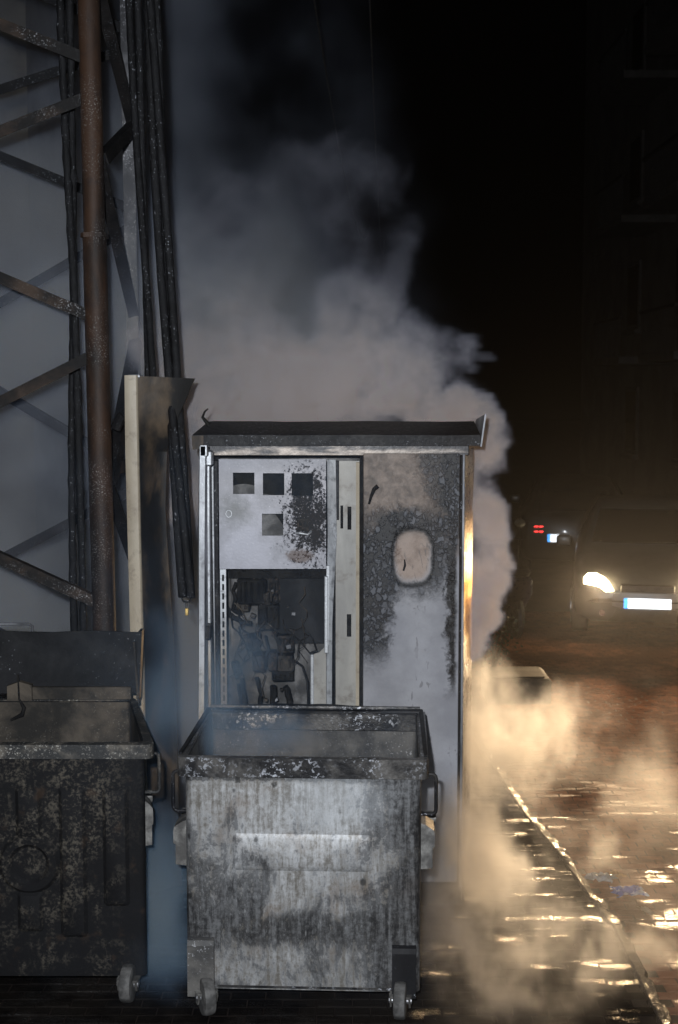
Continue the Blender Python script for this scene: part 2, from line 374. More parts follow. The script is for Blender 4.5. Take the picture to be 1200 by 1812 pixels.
# ------------------------------------------------------------------ ground, road, pavement
YF = 7.15                                              # front of the switch cabinet
ZR = -0.09                                             # road level (pavement is z = 0)
def sheet(name, x0, x1, y0, y1, z, mat):
    bm = BM(); bm.faces.new([bm.verts.new(p) for p in ((x0, y0, z), (x1, y0, z), (x1, y1, z), (x0, y1, z))])
    return obj(name, bm, mat, kind='structure')
ground = sheet('ground', -70, 70, -20, 120, -0.16, M['asphalt'])
KL = [(1.45, 5.2), (1.455, 6.0), (1.46, 6.92), (1.43, 7.14), (1.36, 7.95), (1.25, 8.8), (1.20, 9.6), (1.12, 10.4), (1.04, 11.6), (0.92, 13.2), (0.75, 15.2), (0.4, 19)]
def kerb_x(y):
    for (xa, ya), (xb, yb) in zip(KL[:-1], KL[1:]):
        if ya <= y <= yb: return xa + (xb-xa)*(y-ya)/(yb-ya)
    return KL[0][0] if y < KL[0][1] else KL[-1][0]
bm = BM()
pts = [(x-0.05, y) for x, y in KL]
poly = [(-12, 2.0)] + [(pts[0][0], 2.0)] + pts + [(-12, 19)]
a = [bm.verts.new((x, y, -0.0045)) for x, y in poly]; b = [bm.verts.new((x, y, -0.155)) for x, y in poly]
skin(bm, [b, a], False, True)
pavement = obj('pavement', bm, M['asphalt'], kind='structure')
road = sheet('road', 0.2, 9.0, 2.0, 60, ZR-0.0045, M['asphalt'])
def paver_mesh(name, mat, lx, ly):
    bm = BM(); box(bm, -lx/2, lx/2, -ly/2, ly/2, -0.05, 0.0)
    top = [e for e in bm.edges if all(v.co.z > -0.01 for v in e.verts)]
    bmesh.ops.bevel(bm, geom=top, offset=0.004, segments=1, affect='EDGES')
    bmesh.ops.recalc_face_normals(bm, faces=bm.faces)
    me = bpy.data.meshes.new(name); bm.to_mesh(me); bm.free(); me.materials.append(mat); return me
PX, PY = 0.16, 0.08
pm_road = paver_mesh('paver', M['paver'], PX-0.005, PY-0.005)
pm_pav = paver_mesh('paving_brick', M['paver_dark'], PX-0.005, PY-0.005)
def lay(parent, mesh, name, spots, top_n):
    """the pavers that show largest become pieces of their own, the rest one joined part"""
    spots.sort(key=lambda s: s[3])
    for x, y, z, _, ax, ay, az in spots[:top_n]:
        o = bpy.data.objects.new(name, mesh); COL.objects.link(o); o.parent = parent
        o.location = (x, y, z); o.rotation_euler = (ax, ay, az)
    bm = BM()
    for x, y, z, _, ax, ay, az in spots[top_n:]:
        mt = Matrix.Translation((x, y, z)) @ Matrix.Rotation(az, 4, 'Z') @ Matrix.Rotation(ax, 4, 'X') @ Matrix.Rotation(ay, 4, 'Y')
        n0 = len(bm.verts); bm.from_mesh(mesh); bm.verts.ensure_lookup_table()
        for v in bm.verts[n0:]: v.co = mt @ v.co
    if len(bm.verts):
        obj(name + '_field', bm, mesh.materials[0], parent, kind='stuff')
def jit(z, s=1.0):
    return (z + random.gauss(0, 0.0012)*s, random.gauss(0, 0.007)*s, random.gauss(0, 0.006)*s, random.gauss(0, 0.008))
sp_road, sp_pav = [], []
for j in range(int((17.5-5.2)/PY)):
    y = 5.2 + (j+0.5)*PY
    kx = kerb_x(y)
    for i in range(50):
        x = kx + 0.034 + PX*(i + (0.5 if j % 2 else 1.0))
        if x > 0.265*y + 0.35 or x > 4.9: break
        z, ax, ay, az = jit(ZR)
        seen = x < 0.255*y
        sp_road.append((x, y, z, y + (0 if seen else 40), ax, ay, az))
for j in range(int((11.5-5.0)/PY)):
    y = 5.0 + (j+0.5)*PY
    kx = kerb_x(y)
    for i in range(30):
        x = kx - 0.034 - PX*(i + (0.5 if j % 2 else 1.0))
        if x < -2.1: break
        if abs(y-7.0) < 0.1 and x > 0.88: continue                                     # kerb return lies here
        z, ax, ay, az = jit(0.0, 1.3)
        seen = x > 0.10*y and y > 5.6
        if not seen and y > 9.0: continue
        sp_pav.append((x, y, z, y + (0 if seen else 40), ax, ay, az))
lay(road, pm_road, 'paver', sp_road, 300)
lay(pavement, pm_pav, 'paving_brick', sp_pav, 300)
# kerb stones, one by one
kerb = thing('kerb', 'wet pale kerb stones shining along the pavement edge', 'kerb', (1.45, 5.2, -0.1))
def kerb_stone(p, q, w=0.11, z1=0.012):
    p, q = Vector((*p, 0)), Vector((*q, 0)); d = (q-p); L = d.length; d.normalize(); s = Vector((d.y, -d.x, 0))
    n = max(2, int(L/0.06)); rings = []
    for k in range(n+1):
        c = p + d*(0.004 + (L-0.008)*k/n)
        wob = random.gauss(0, 0.010); zz = z1 - 0.008 + random.gauss(0, 0.004)
        prof = [(-w/2, -0.13), (w/2, -0.13), (w/2+wob, zz-0.020), (w/2-0.010+wob, zz-0.003), (w/2-0.025, zz), (-w/2+0.004, zz), (-w/2, zz-0.004)]
        rings.append([c + s*a + Vector((0, 0, b_)) for a, b_ in prof])
    bm = BM(); loft(bm, rings); obj('kerb_stone', bm, M['kerb'], kerb, smooth=True)
seq = []
for (pa, pb) in zip(KL[:-1], KL[1:]):
    L = math.dist(pa, pb); n = max(1, round(L/0.75))
    for k in range(n):
        kerb_stone((pa[0]+(pb[0]-pa[0])*k/n, pa[1]+(pb[1]-pa[1])*k/n), (pa[0]+(pb[0]-pa[0])*(k+1)/n, pa[1]+(pb[1]-pa[1])*(k+1)/n), w=0.055, z1=0.009+random.uniform(-.003, .003))
for k in range(2):
    kerb_stone((1.39-0.26*k, 6.975+0.012*k), (1.39-0.26*(k+1), 6.975+0.012*(k+1)), w=0.085, z1=0.016)

# ------------------------------------------------------------------ waste containers
def caster(parent, x, y, yaw, r=0.085, zt=0.19, broken=False, mw='rubber', mf='galv_old'):
    rot = Matrix.Translation((x, y, 0)) @ Matrix.Rotation(yaw, 4, 'Z')
    org = Vector(parent['org'])
    def fix(bm):
        for v in bm.verts: v.co = rot @ v.co
        for v in bm.verts: v.co += org
    bm = BM()
    loft(bm, [rrect(-0.05, 0.05, -0.05, 0.05, 0.015, zt-0.012), rrect(-0.05, 0.05, -0.05, 0.05, 0.015, zt)])
    for s in (-1, 1):
        xo = s*0.042
        prof = [(-0.035, zt-0.012), (0.045, zt-0.012), (0.055, r+0.02), (0.035, r-0.03), (0.012, r-0.03), (-0.01, r+0.01)]
        a = [bm.verts.new((xo-0.004, py, pz)) for py, pz in prof]; b = [bm.verts.new((xo+0.004, py, pz)) for py, pz in prof]
        skin(bm, [a, b], True, True)
    fix(bm); fk = obj('caster_fork', bm, M[mf], parent)
    bm = BM(); rr = []
    for xx, q in ((-0.028, 0.80), (-0.024, 0.95), (-0.012, 1.0), (0.012, 1.0), (0.024, 0.95), (0.028, 0.80)):
        rr.append([(xx, 0.022 + r*q*math.cos(2*math.pi*k/24), r + r*q*math.sin(2*math.pi*k/24)) for k in range(24)])
    loft(bm, rr); fix(bm); w = obj('caster_wheel', bm, M[mw], parent, smooth=True)
    bm = BM(); disc_x(bm, 0.022, r, 0.016, -0.05, 0.05, 10); fix(bm); obj('axle', bm, M['steel'], w)
def container(name, label, org, Wd, Dp, zb, zr0, zr1, mats, style, taper=0.0):
    """local frame: x across, front face at y = 0, z up from the ground"""
    t = thing(name, label, 'dumpster', org); O = Vector(org)
    taper_on = [taper]
    def ob(nm, bm, m, par=t, smooth=False):
        if taper_on[0]:
            for v in bm.verts:
                if v.co.x > 0: v.co.x *= 1 - taper_on[0]*max(0.0, min(1.1, v.co.y/Dp))
        bmesh.ops.translate(bm, verts=bm.verts, vec=O); return obj(nm, bm, m, par, smooth)
    hw = Wd/2
    bm = BM(); th = 0.012
    rings = [rrect(-hw, hw, 0, Dp, 0.035, zb), rrect(-hw, hw, 0, Dp, 0.035, zr0+0.01), rrect(-hw, hw, 0, Dp, 0.035, zr1-0.004),
             rrect(-hw+th, hw-th, th, Dp-th, 0.025, zr1-0.004), rrect(-hw+th, hw-th, th, Dp-th, 0.025, zb+0.02)]
    # a little dent in the pressed sheet
    vr = loft(bm, rings, True, True)
    body = ob('body', bm, mats['body'], smooth=True)
    bm = BM(); loft(bm, [rrect(-hw+th+0.003, hw-th-0.003, th+0.003, Dp-th-0.003, 0.02, zb+0.03), rrect(-hw+th+0.003, hw-th-0.003, th+0.003, Dp-th-0.003, 0.02, zr1-0.008)], True, False)
    ob('lining', bm, mats['inside'], body)
    # rim: hollow rectangular collar
    rw = mats.get('rimw', 0.03)
    bm = BM(); A = rrect(-hw-rw, hw+rw, -rw, Dp+rw, 0.03, zr0); Bq = rrect(-hw-rw, hw+rw, -rw, Dp+rw, 0.03, zr1)
    Cq = rrect(-hw+0.004, hw-0.004, 0.004, Dp-0.004, 0.03, zr1+0.002); Dq = rrect(-hw-0.002, hw+0.002, -0.002, Dp+0.002, 0.03, zr0)
    ri = [[bm.verts.new(p) for p in r] for r in (Dq, A, Bq, Cq)]
    skin(bm, ri); skin(bm, [ri[3], ri[0]])
    for e in bm.edges: pass
    ob('rim', bm, mats['rim'], smooth=True)
    for s in (-1, 1):                                                      # bail handle and lifting trunnion each side
        bm = BM(); x0 = s*(hw+0.002); x1 = s*(hw+0.068); z1, z0 = zr0-0.012, zr0-0.195; y = 0.10
        if style == 'black' and s > 0: x1 = s*(hw+0.075)
        pts = [(x0, y, z1)] + [(x1 - s*0.02 + s*0.02*math.sin(rad(a_)), y, z1-0.02+0.02*math.cos(rad(a_))) for a_ in (0, 30, 60, 90)]
        pts += [(x1 - s*0.02 + s*0.02*math.cos(rad(a_)), y, z0+0.02-0.02*math.sin(rad(a_))) for a_ in (0, 30, 60, 90)] + [(x0, y, z0)]
        tube(bm, pts, 0.0085, 10); ob('handle', bm, mats['handle'], smooth=True)
        bm = BM(); zt = zr0-0.225
        prof = [(0.0, zt), (0.022, zt-0.008), (0.058, zt-0.032), (0.062, zt-0.05), (0.062, zt-0.108), (0.052, zt-0.112), (0.052, zt-0.205), (0.0, zt-0.21)]
        if mats.get('lug', 1) < 1: prof = [(px*mats['lug'], pz) for px, pz in prof]
        a = [bm.verts.new((s*(hw+0.001+px), 0.06, pz)) for px, pz in prof]; b = [bm.verts.new((s*(hw+0.001+px), 0.20, pz)) for px, pz in prof]
        skin(bm, [a, b], True, True); lug = ob('trunnion', bm, mats['lug_m'])
        bm = BM(); disc_x(bm, 0.40, zt-0.08, 0.03, s*(hw), s*(hw+0.075), 16); ob('trunnion_pin', bm, mats['lug_m'], lug, True)
    for s in (-1, 1):
        for yy in (-0.005, Dp-0.075):
            caster(t, s*(hw-0.085)*(1 - (taper*0.9 if s > 0 and yy > 0.3 else 0)), yy, {(-1): math.pi+0.40, 1: math.pi-0.10}[s] + (0.3 if yy > 0.3 else 0), zt=zb+0.002, mf=mats['cast'])
    taper_on[0] = 0.0
    return t, ob, body
# grey one in front of the cabinet
y0 = 5.9
xl, xr = WX(320, y0), WX(748, y0); zb = WZ(1752, y0); zr0, zr1 = WZ(1377, y0-0.03), WZ(1343, y0-0.03)
Wd = xr-xl; hw = Wd/2
g, ob, body = container('waste_container', 'soot-streaked grey galvanised dumpster standing before the open cabinet', ((xl+xr)/2, y0, 0), Wd, 0.84, zb, zr0, zr1,
    dict(body=M['bin_grey'], inside=M['inside_grey'], rim=M['rim_grey'], handle=M['cab_soot'], lug_m=M['galv_old'], cast='galv_old'), 'grey')
cxg = (xl+xr)/2
g.rotation_euler = (0, 0, rad(-2.6))
bm = BM()
px0, px1, pz0, pz1 = WX(407, y0)-cxg, WX(660, y0)-cxg, WZ(1541, y0), WZ(1476, y0)
def rr2(x0, x1, z0, z1, r, y, seg=5): return [(a_, y, b_) for a_, b_, _ in rrect(x0, x1, z0, z1, r, 0, seg)]
loft(bm, [rr2(px0, px1, pz0, pz1, 0.02, 0.004), rr2(px0, px1, pz0, pz1, 0.02, -0.002), rr2(px0+0.018, px1-0.018, pz0+0.018, pz1-0.018, 0.012, -0.010)])
ob('pressed_panel', bm, M['bin_grey'], body, True)
for u0, u1, v0, v1, mm in ((322, 371, 1666, 1768, 'inside_grey'), (697, 741, 1674, 1764, 'lid_black')):
    bm = BM(); a0, a1 = WX(u0, y0-0.03)-cxg, WX(u1, y0-0.03)-cxg; b0, b1 = WZ(v1, y0-0.03), WZ(v0, y0-0.03)
    prof = [(-0.028, b0), (-0.028, b1-0.03), (-0.02, b1-0.008), (-0.004, b1), (0.002, b1), (0.002, b0+0.0)]
    loft(bm, [[(a0, py, pz) for py, pz in prof], [(a1, py, pz) for py, pz in prof]])
    ob('corner_bracket', bm, M[mm], body)
# seam along the foot and the rolled-back lid behind
bm = BM(); tube(bm, [(-hw+0.14, -0.002, zb+0.012), (hw-0.13, -0.002, zb+0.012)], 0.006, 6); ob('bottom_seam', bm, M['rim_grey'], body)
bm = BM(); rings = []
for k in range(12):
    a_ = rad(-10 + 100*k/11); R_ = 0.30
    yy = 0.84 + 0.05 + 0.02 + R_*math.sin(a_)*0.55; zz = zr1 + 0.012 - 0.30*(1-math.cos(a_))
    rings.append([(-hw+0.035, yy, zz), (hw+0.02, yy, zz-0.004), (hw+0.02, yy+0.006, zz-0.012), (-hw+0.035, yy+0.006, zz-0.010)])
# droop towards the right end, buckled by the heat
fine = []
for r in rings:
    seg = []
    n = 14
    fr = [Vector(r[0]).lerp(Vector(r[1]), k/n) + Vector((0, 0, 0.014*math.sin(3.1*k/n) - 0.016*(k/n)**3 + 0.002*math.sin(k*1.9))) for k in range(n+1)]
    bk = [p + Vector((0, 0.006, -0.009)) for p in reversed(fr)]
    fine.append(fr + bk)
loft(bm, fine); ob('lid', bm, M['lid_black'], smooth=True)
bm = BM(); box(bm, -hw+0.014, hw-0.014, 0.79, 0.826, WZ(1290, 6.72), zr1+0.004, 0.004); ob('rear_rail', bm, M['rim_grey'])
bm = BM(); tube(bm, [(-hw-0.005, 0.86, zr1+0.018), (hw+0.005, 0.86, zr1+0.018)], 0.010, 8); ob('hinge_bar', bm, M['rim_grey'])
for s in (-1, 1):
    bm = BM(); loft(bm, [[(s*(hw+0.012), 0.02, zr1-0.02), (s*(hw+0.028), 0.02, zr1-0.02), (s*(hw+0.028), 0.02, zr1+0.01), (s*(hw+0.012), 0.02, zr1+0.01)],
                         [(s*(hw+0.0), 0.85, zr1-0.02), (s*(hw+0.02), 0.85, zr1-0.02), (s*(hw+0.02), 0.85, zr1+0.016), (s*(hw+0.0), 0.85, zr1+0.016)]])
    ob('lid_guide', bm, M['lid_black'])

# black one beside the tower
y0 = 6.05
xr = WX(251, y0); Wd = 1.05; xl = xr-Wd; zb = WZ(1727, y0); zr0, zr1 = WZ(1343, y0-0.04), WZ(1318, y0-0.04); hw = Wd/2; cxb = (xl+xr)/2
b_, ob, body = container('waste_container', 'charred black dumpster with its lid thrown open below the lattice tower', (cxb, y0, 0), Wd, 0.84, zb, zr0, zr1,
    dict(body=M['bin_black'], inside=M['inside_brown'], rim=M['rim_black'], handle=M['rim_black'], lug_m=M['galv_old'], cast='galv_old', rimw=0.042, lug=0.62), 'black', 0.36)
def bx(u): return WX(u, y0)-cxb
def bz(v): return WZ(v, y0)
zc = bz(1528)
for u0, u1, v0, v1 in ((19, 60, 1394, 1482), (19, 60, 1580, 1645), (97, 140, 1394, 1655), (176, 217, 1394, 1600), (-78, -36, 1394, 1655), (-155, -115, 1394, 1600)):
    bm = BM(); a0, a1, b0, b1 = bx(u0), bx(u1), bz(v1), bz(v0)
    if a0 < -hw+0.03: a0 = -hw+0.03
    loft(bm, [rr2(a0-0.008, a1+0.008, b0-0.008, b1+0.008, 0.02, 0.004), rr2(a0-0.008, a1+0.008, b0-0.008, b1+0.008, 0.02, -0.001), rr2(a0+0.008, a1-0.008, b0+0.008, b1-0.008, 0.012, -0.015)])
    ob('pressed_rib', bm, M['bin_black'], body, True)
bm = BM(); cxx = bx(39); R1 = 0.135
loft(bm, [[(cxx + r*math.cos(2*math.pi*k/36), y, zc + r*math.sin(2*math.pi*k/36)) for k in range(36)] for r, y in ((R1+0.006, 0.004), (R1+0.006, -0.001), (R1-0.010, -0.015), (R1-0.042, -0.015), (R1-0.058, -0.001), (R1-0.058, 0.004))], False, False)
ob('pressed_ring', bm, M['bin_black'], body, True)
# open lid: upright tray standing on the rear rim, with a slot left open under it
yb = 0.84
zl0, zl1 = WZ(1226, y0+yb+0.05), WZ(1117, y0+yb+0.12)
hx = WX(244, y0+yb+0.1)-cxb
bm = BM()
fr = [(-hw+0.01, yb+0.03, zl0), (hx-0.02, yb+0.03, zl0), (hx, yb+0.10, zl1), (-hw, yb+0.10, zl1+0.004)]
n = 10
rows = []
for j in range(n+1):
    f = j/n; yy = yb+0.035 + 0.075*f + 0.035*math.sin(f*3.1)*0.6; zz = zl0 + (zl1-zl0)*f
    x1 = hx-0.012 + 0.012*f
    rows.append([(-hw+0.01, yy, zz)] + [(-hw+0.01 + (x1+hw-0.01)*k/12, yy+0.004*math.sin(k*1.3+j), zz + (0.004*math.sin(k*0.9) if j == n else 0)) for k in range(1, 13)])
rings = [r + [(p[0], p[1]+0.010, p[2]) for p in reversed(r)] for r in rows]
loft(bm, rings); lid = ob('lid', bm, M['lid_black'], smooth=True)
bm = BM()                                                      # side flange of the lid
loft(bm, [[(hx-0.012, yb+0.036, zl0-0.03), (hx+0.004, yb+0.036, zl0-0.03), (hx+0.004, yb+0.10, zl0-0.03), (hx-0.012, yb+0.10, zl0-0.03)],
          [(hx-0.004, yb+0.085, zl1+0.006), (hx+0.014, yb+0.085, zl1+0.006), (hx+0.014, yb+0.17, zl1+0.006), (hx-0.004, yb+0.17, zl1+0.006)]])
ob('side_flange', bm, M['lid_black'], lid)
bm = BM(); loft(bm, [[(hx-0.004, yb+0.02, zl0-0.05), (hx+0.006, yb+0.02, zl0-0.05), (hx+0.006, yb+0.035, zl0-0.05), (hx-0.004, yb+0.035, zl0-0.05)],
                     [(hx-0.03, yb+0.07, zl1-0.05), (hx-0.02, yb+0.07, zl1-0.05), (hx-0.02, yb+0.085, zl1-0.05), (hx-0.03, yb+0.085, zl1-0.05)]])
ob('edge_strip', bm, M['inside_brown'], lid)
bm = BM(); box(bm, WX(42, y0+yb)-cxb, hx-0.035, yb+0.012, yb+0.040, WZ(1241, y0+yb), WZ(1217, y0+yb), 0.004); ob('stiffener', bm, M['inside_brown'], lid)
bm = BM(); box(bm, -hw, hx-0.01, yb-0.004, yb+0.028, zr1-0.012, WZ(1256, y0+yb), 0.004); ob('rear_rail', bm, M['rim_black'])
xa, xb_ = WX(6, y0+yb)-cxb, WX(50, y0+yb)-cxb
bm = BM(); prism(bm, [(xa, WZ(1272, y0+yb)), (xb_, WZ(1272, y0+yb)), (xb_, WZ(1212, y0+yb)), ((xa+xb_)/2, WZ(1206, y0+yb)), (xa, WZ(1214, y0+yb))], yb-0.008, yb+0.03)
ob('hinge_plate', bm, M['inside_brown'])
bm = BM(); x_ = WX(27, y0+yb)-cxb
tube(bm, [(x_, yb-0.02, WZ(1192, y0+yb)), (x_+0.004, yb-0.022, WZ(1235, y0+yb)), (x_+0.03, yb-0.03, WZ(1250, y0+yb)), (x_+0.02, yb-0.03, WZ(1262, y0+yb)), (x_-0.04, yb-0.03, WZ(1272, y0+yb))], [0.004, 0.005, 0.011, 0.013, 0.006], 7)
ob('hinge_wire', bm, M['char_matt'])
bm = BM(); x0_, x1_ = WX(-40, y0+yb+0.2)-cxb, WX(57, y0+yb+0.2)-cxb; zz = WZ(1104, y0+yb+0.2)
tube(bm, [(x0_, yb+0.13, zl1-0.02), (x0_, yb+0.15, zz), (x0_+0.02, yb+0.16, zz+0.006), (x1_-0.02, yb+0.16, zz+0.006), (x1_, yb+0.15, zz-0.004), (x1_+0.003, yb+0.13, zl1-0.02)], 0.008, 8)
ob('lid_handle', bm, M['silver_dirty'], lid, True)

# ------------------------------------------------------------------ burnt switch cabinet
cab = thing('electrical_cabinet', 'burnt-out grey street electrical cabinet with smoke pouring round it', 'cabinet', (0, YF, 0))
def ob(nm, bm, m, par=cab, smooth=False): return obj(nm, bm, M[m] if isinstance(m, str) else m, par, smooth)
X0, X1 = WX(372, YF), WX(829, YF); ZT = WZ(785, YF); YB = YF+0.52
def cx_(u): return WX(u, YF)
def cz_(v): return WZ(v, YF)
bm = BM(); box(bm, X0-0.02, X1+0.0, YF+0.02, YB, 0.0, 0.13, 0.01); ob('plinth', bm, 'conc')
bm = BM(); box(bm, X0, X0+0.012, YF+0.005, YB, 0.13, ZT-0.02); ob('side_panel', bm, 'silver_dirty')
bm = BM(); box(bm, X0+0.012, X1-0.012, YB-0.012, YB, 0.13, ZT-0.02); ob('back_panel', bm, 'back_plate')
bm = BM(); box(bm, X0+0.012, X1-0.012, YF+0.01, YB-0.012, 0.13, 0.145); ob('floor_panel', bm, 'cab_soot')
bm = BM(); box(bm, X0-0.035, X1, YF-0.012, YF+0.03, cz_(806), cz_(786), 0.004); ob('header', bm, 'header')
bm = BM(); box(bm, cx_(640), X1-0.01, YF-0.016, YF-0.010, cz_(800), cz_(789)); ob('header_strip', bm, 'header')
# pitched rain hood
bm = BM()
hx0, hx1 = WX(341, YF-0.07), WX(853, YF-0.07); zf0, zf1 = WZ(789, YF-0.07), WZ(770, YF-0.07); zr = WZ(745.5, YF+0.27)
sec = [(YF-0.07, zf0), (YF-0.07, zf1), (YF+0.27, zr), (YF+0.60, zf1), (YF+0.60, zf0), (YF+0.592, zf0), (YF+0.592, zf1-0.01), (YF+0.27, zr-0.012), (YF-0.058, zf1-0.012), (YF-0.058, zf0)]
rings = []
for k in range(17):
    x = hx0 + (hx1-hx0-0.012)*k/16
    w = 0.0012*math.sin(k*0.8) + 0.0008*math.sin(k*2.1)
    rings.append([(x + (0.055*(1-abs(y-YF-0.27)/0.34) if k == 0 else 0), y, z + (w if 1 <= i <= 3 or 6 <= i <= 8 else w*0.4)) for i, (y, z) in enumerate(sec)])
loft(bm, rings); roof = ob('roof', bm, 'cab_soot', smooth=True)
bm = BM()                                                        # gable plate bent up at the right end
ga = [(hx1-0.012, YF-0.072, zf0-0.004), (hx1-0.004, YF-0.072, zf0-0.004), (hx1+0.02, YF-0.05, WZ(733, YF-0.05)), (hx1+0.012, YF-0.05, WZ(733, YF-0.05))]
gb = [(hx1-0.012, YF+0.5, zf0), (hx1-0.004, YF+0.5, zf0), (hx1+0.01, YF+0.3, zr+0.01), (hx1+0.002, YF+0.3, zr+0.01)]
loft(bm, [ga, [tuple(0.55*a+0.45*b for a, b in zip(p, q)) for p, q in zip(ga, gb)], gb]); ob('gable_flap', bm, 'silver_dirty', roof)
bm = BM(); zz = WZ(768, YF-0.05); tube(bm, [(WX(372, YF), YF-0.03, WZ(752, YF)), (WX(361, YF), YF-0.03, WZ(738, YF)), (WX(365, YF), YF-0.03, WZ(728, YF)), (WX(371, YF), YF-0.03, WZ(723, YF))], [0.012, 0.008, 0.005, 0.003], 6); ob('torn_shred', bm, 'char_matt', roof)
bm = BM(); loft(bm, [[(hx0-0.0, YF-0.075, zf1-0.004), (hx0+0.06, YF-0.075, zf1-0.002), (hx0+0.06, YF-0.071, zf0-0.012), (hx0+0.004, YF-0.071, zf0-0.02)],
                     [(hx0, YF-0.085, zf1-0.004), (hx0+0.06, YF-0.078, zf1-0.002), (hx0+0.06, YF-0.077, zf0-0.012), (hx0+0.004, YF-0.083, zf0-0.02)]]); ob('bent_lip', bm, 'scorch_brown', roof)
# left frame post and hinge rail
for u0, u1, m_, yo in ((372, 379, 'silver', 0.0), (379, 386, 'cab_soot', 0.02)):
    bm = BM(); box(bm, cx_(u0), cx_(u1), YF-0.006+yo, YF+0.05+yo, 0.14, cz_(815), 0.003); ob('frame_post', bm, m_)
# perforated mounting rail
bm = BM(); sl = []
ra, rb, rz0, rz1 = cx_(387), cx_(397.5), 0.5, cz_(1010)
z = rz0+0.02
while z < rz1-0.05:
    sl.append((ra+0.010, rb-0.010, z, z+0.034)); z += 0.05
sheet_holes(bm, ra, rb, rz0, rz1, sl, YF+0.055, YF+0.059); ob('slotted_rail', bm, 'silver')
bm = BM(); box(bm, ra-0.002, rb+0.002, YF+0.075, YF+0.08, rz0, rz1); ob('rail_backing', bm, 'char_matt')
# left door, swung out and seen edge-on
def leaf(rel, d0, d1):          # rel 0 at hinge .. 1 at free edge, returns corner columns bottom/top
    pass
hb, ht = Vector((cx_(371), YF, 0.18)), Vector((cx_(374), YF, cz_(797)))
fb, ft = Vector((WX(338, YF-0.45), YF-0.45, 0.18)), Vector((WX(357, YF-0.45), YF-0.45, WZ(790, YF-0.45)))
door = None
def door_strip(nm, a0, a1, thick, off, m_, par):
    """vertical strip of the open leaf between fractions a0..a1 of its width, proud by off towards +x"""
    global door
    bm = BM(); cols = []
    for k in range(13):
        f = k/12
        h = hb.lerp(ht, f); e = fb.lerp(ft, f)
        bow = Vector((0.006*math.sin(f*math.pi*1.5), 0, 0))
        p, q = h.lerp(e, a0)+bow, h.lerp(e, a1)+bow
        cols.append([p+Vector((off, 0, 0)), q+Vector((off, 0, 0)), q+Vector((off-thick, 0, 0)), p+Vector((off-thick, 0, 0))])
    loft(bm, cols); return ob(nm, bm, m_, par)
door = door_strip('open_door', 0.0, 1.0, 0.004, 0.0, 'silver_dirty', cab)
door_strip('edge_flange', 0.90, 1.0, 0.03, 0.0265, 'silver', door)
door_strip('stiffening_rib', 0.55, 0.72, 0.012, 0.0135, 'silver', door)
door_strip('stiffening_rib', 0.22, 0.34, 0.012, 0.0135, 'silver', door)
door_strip('hinge_strip', 0.02, 0.12, 0.01, 0.0115, 'cab_soot', door)
for v0, v1 in ((812, 826), (1110, 1140)):
    f = (WZ((v0+v1)/2, YF-0.3)-hb.z)/(ht.z-hb.z); p = hb.lerp(ht, f).lerp(fb.lerp(ft, f), 0.55)
    bm = BM(); box(bm, p.x+0.0, p.x+0.035, p.y-0.05, p.y+0.06, p.z-0.035, p.z+0.035, 0.004); ob('lock_case', bm, 'cab_soot' if v0 > 900 else 'silver', door)
bm = BM(); tt = hb.lerp(ht, 1.0); ff = ft
bar(bm, ft+Vector((0.012, 0.0, -0.02)), ft+Vector((0.012, 0.09, -0.02)), 0.05, 0.03); ob('corner_cap', bm, 'silver', door)
# meter plate with its five openings
holes = []
for u0, u1, v0, v1 in ((412, 450, 837, 875), (465, 503, 838, 877), (516, 554, 838, 878), (463, 501, 910, 949), (525, 546, 919, 941)):
    holes.append((cx_(u0), cx_(u1), cz_(v1), cz_(v0)))
def meter_mat():
    m, nt, p, co = new_mat('blistered meter plate')
    x, y, z = xyz(nt, co)
    n1 = noise(nt, co, 5, 5, 0.6); fi = noise(nt, co, 70, 6, 0.7); md = noise(nt, co, 18, 5, 0.65)
    base = mixc(nt, sstep(nt, n1, 0.35, 0.65), (0.28, 0.28, 0.31), (0.40, 0.40, 0.45))
    gx, gz = cx_(415), cz_(905)
    dl = vm(nt, 'LENGTH', vec(nt, (x-gx)/0.10, 0.0, (z-gz)/0.10))
    base = mixc(nt, sstep(nt, dl*-1.0 + (md-0.5)*1.6, -1.3, -0.2)*0.75, base, (0.12, 0.125, 0.12))
    tp = sstep(nt, z + (md-0.5)*0.12, cz_(850), cz_(815))
    base = mixc(nt, tp*0.45, base, (0.14, 0.145, 0.17))
    bx_, bz_ = cx_(548), cz_(915)
    d = vm(nt, 'LENGTH', vec(nt, (x-bx_)/0.15, 0.0, (z-bz_)/0.27))
    fk = noise(nt, co, 85, 8, 0.75)
    k = sstep(nt, (1.0-d)*0.50 + (md-0.5)*1.0 + (fk-0.5)*1.9, 0.10, 0.20)
    ch = sstep(nt, fi, 0.3, 0.7)
    c = mixc(nt, k, base, mixc(nt, ch, (0.008, 0.008, 0.009), (0.026, 0.020, 0.018)))
    rx, rz = cx_(530), cz_(985)
    dr = vm(nt, 'LENGTH', vec(nt, (x-rx)/0.10, 0.0, (z-rz)/0.05))
    c = mixc(nt, sstep(nt, (1.0-dr) + (fi-0.5)*1.0, 0.1, 0.5)*0.8, c, (0.09, 0.055, 0.04))
    wt = sstep(nt, noise(nt, co, 120, 3, 0.6), 0.66, 0.72)
    c = mixc(nt, wt*0.6, c, (0.7, 0.7, 0.74))
    bump(nt, p, k*-0.6 + fi*0.4, 0.5, 0.004); fin(nt, p, c, 0.45 + k*0.3, 0.15); return m
bm = BM(); sheet_holes(bm, cx_(387), cx_(577), cz_(1008), cz_(813), holes, YF+0.03, YF+0.034); ob('meter_plate', bm, meter_mat())
bm = BM(); box(bm, cx_(389), cx_(575), YF+0.16, YF+0.165, cz_(1004), cz_(818)); ob('meter_tray', bm, 'char_matt')
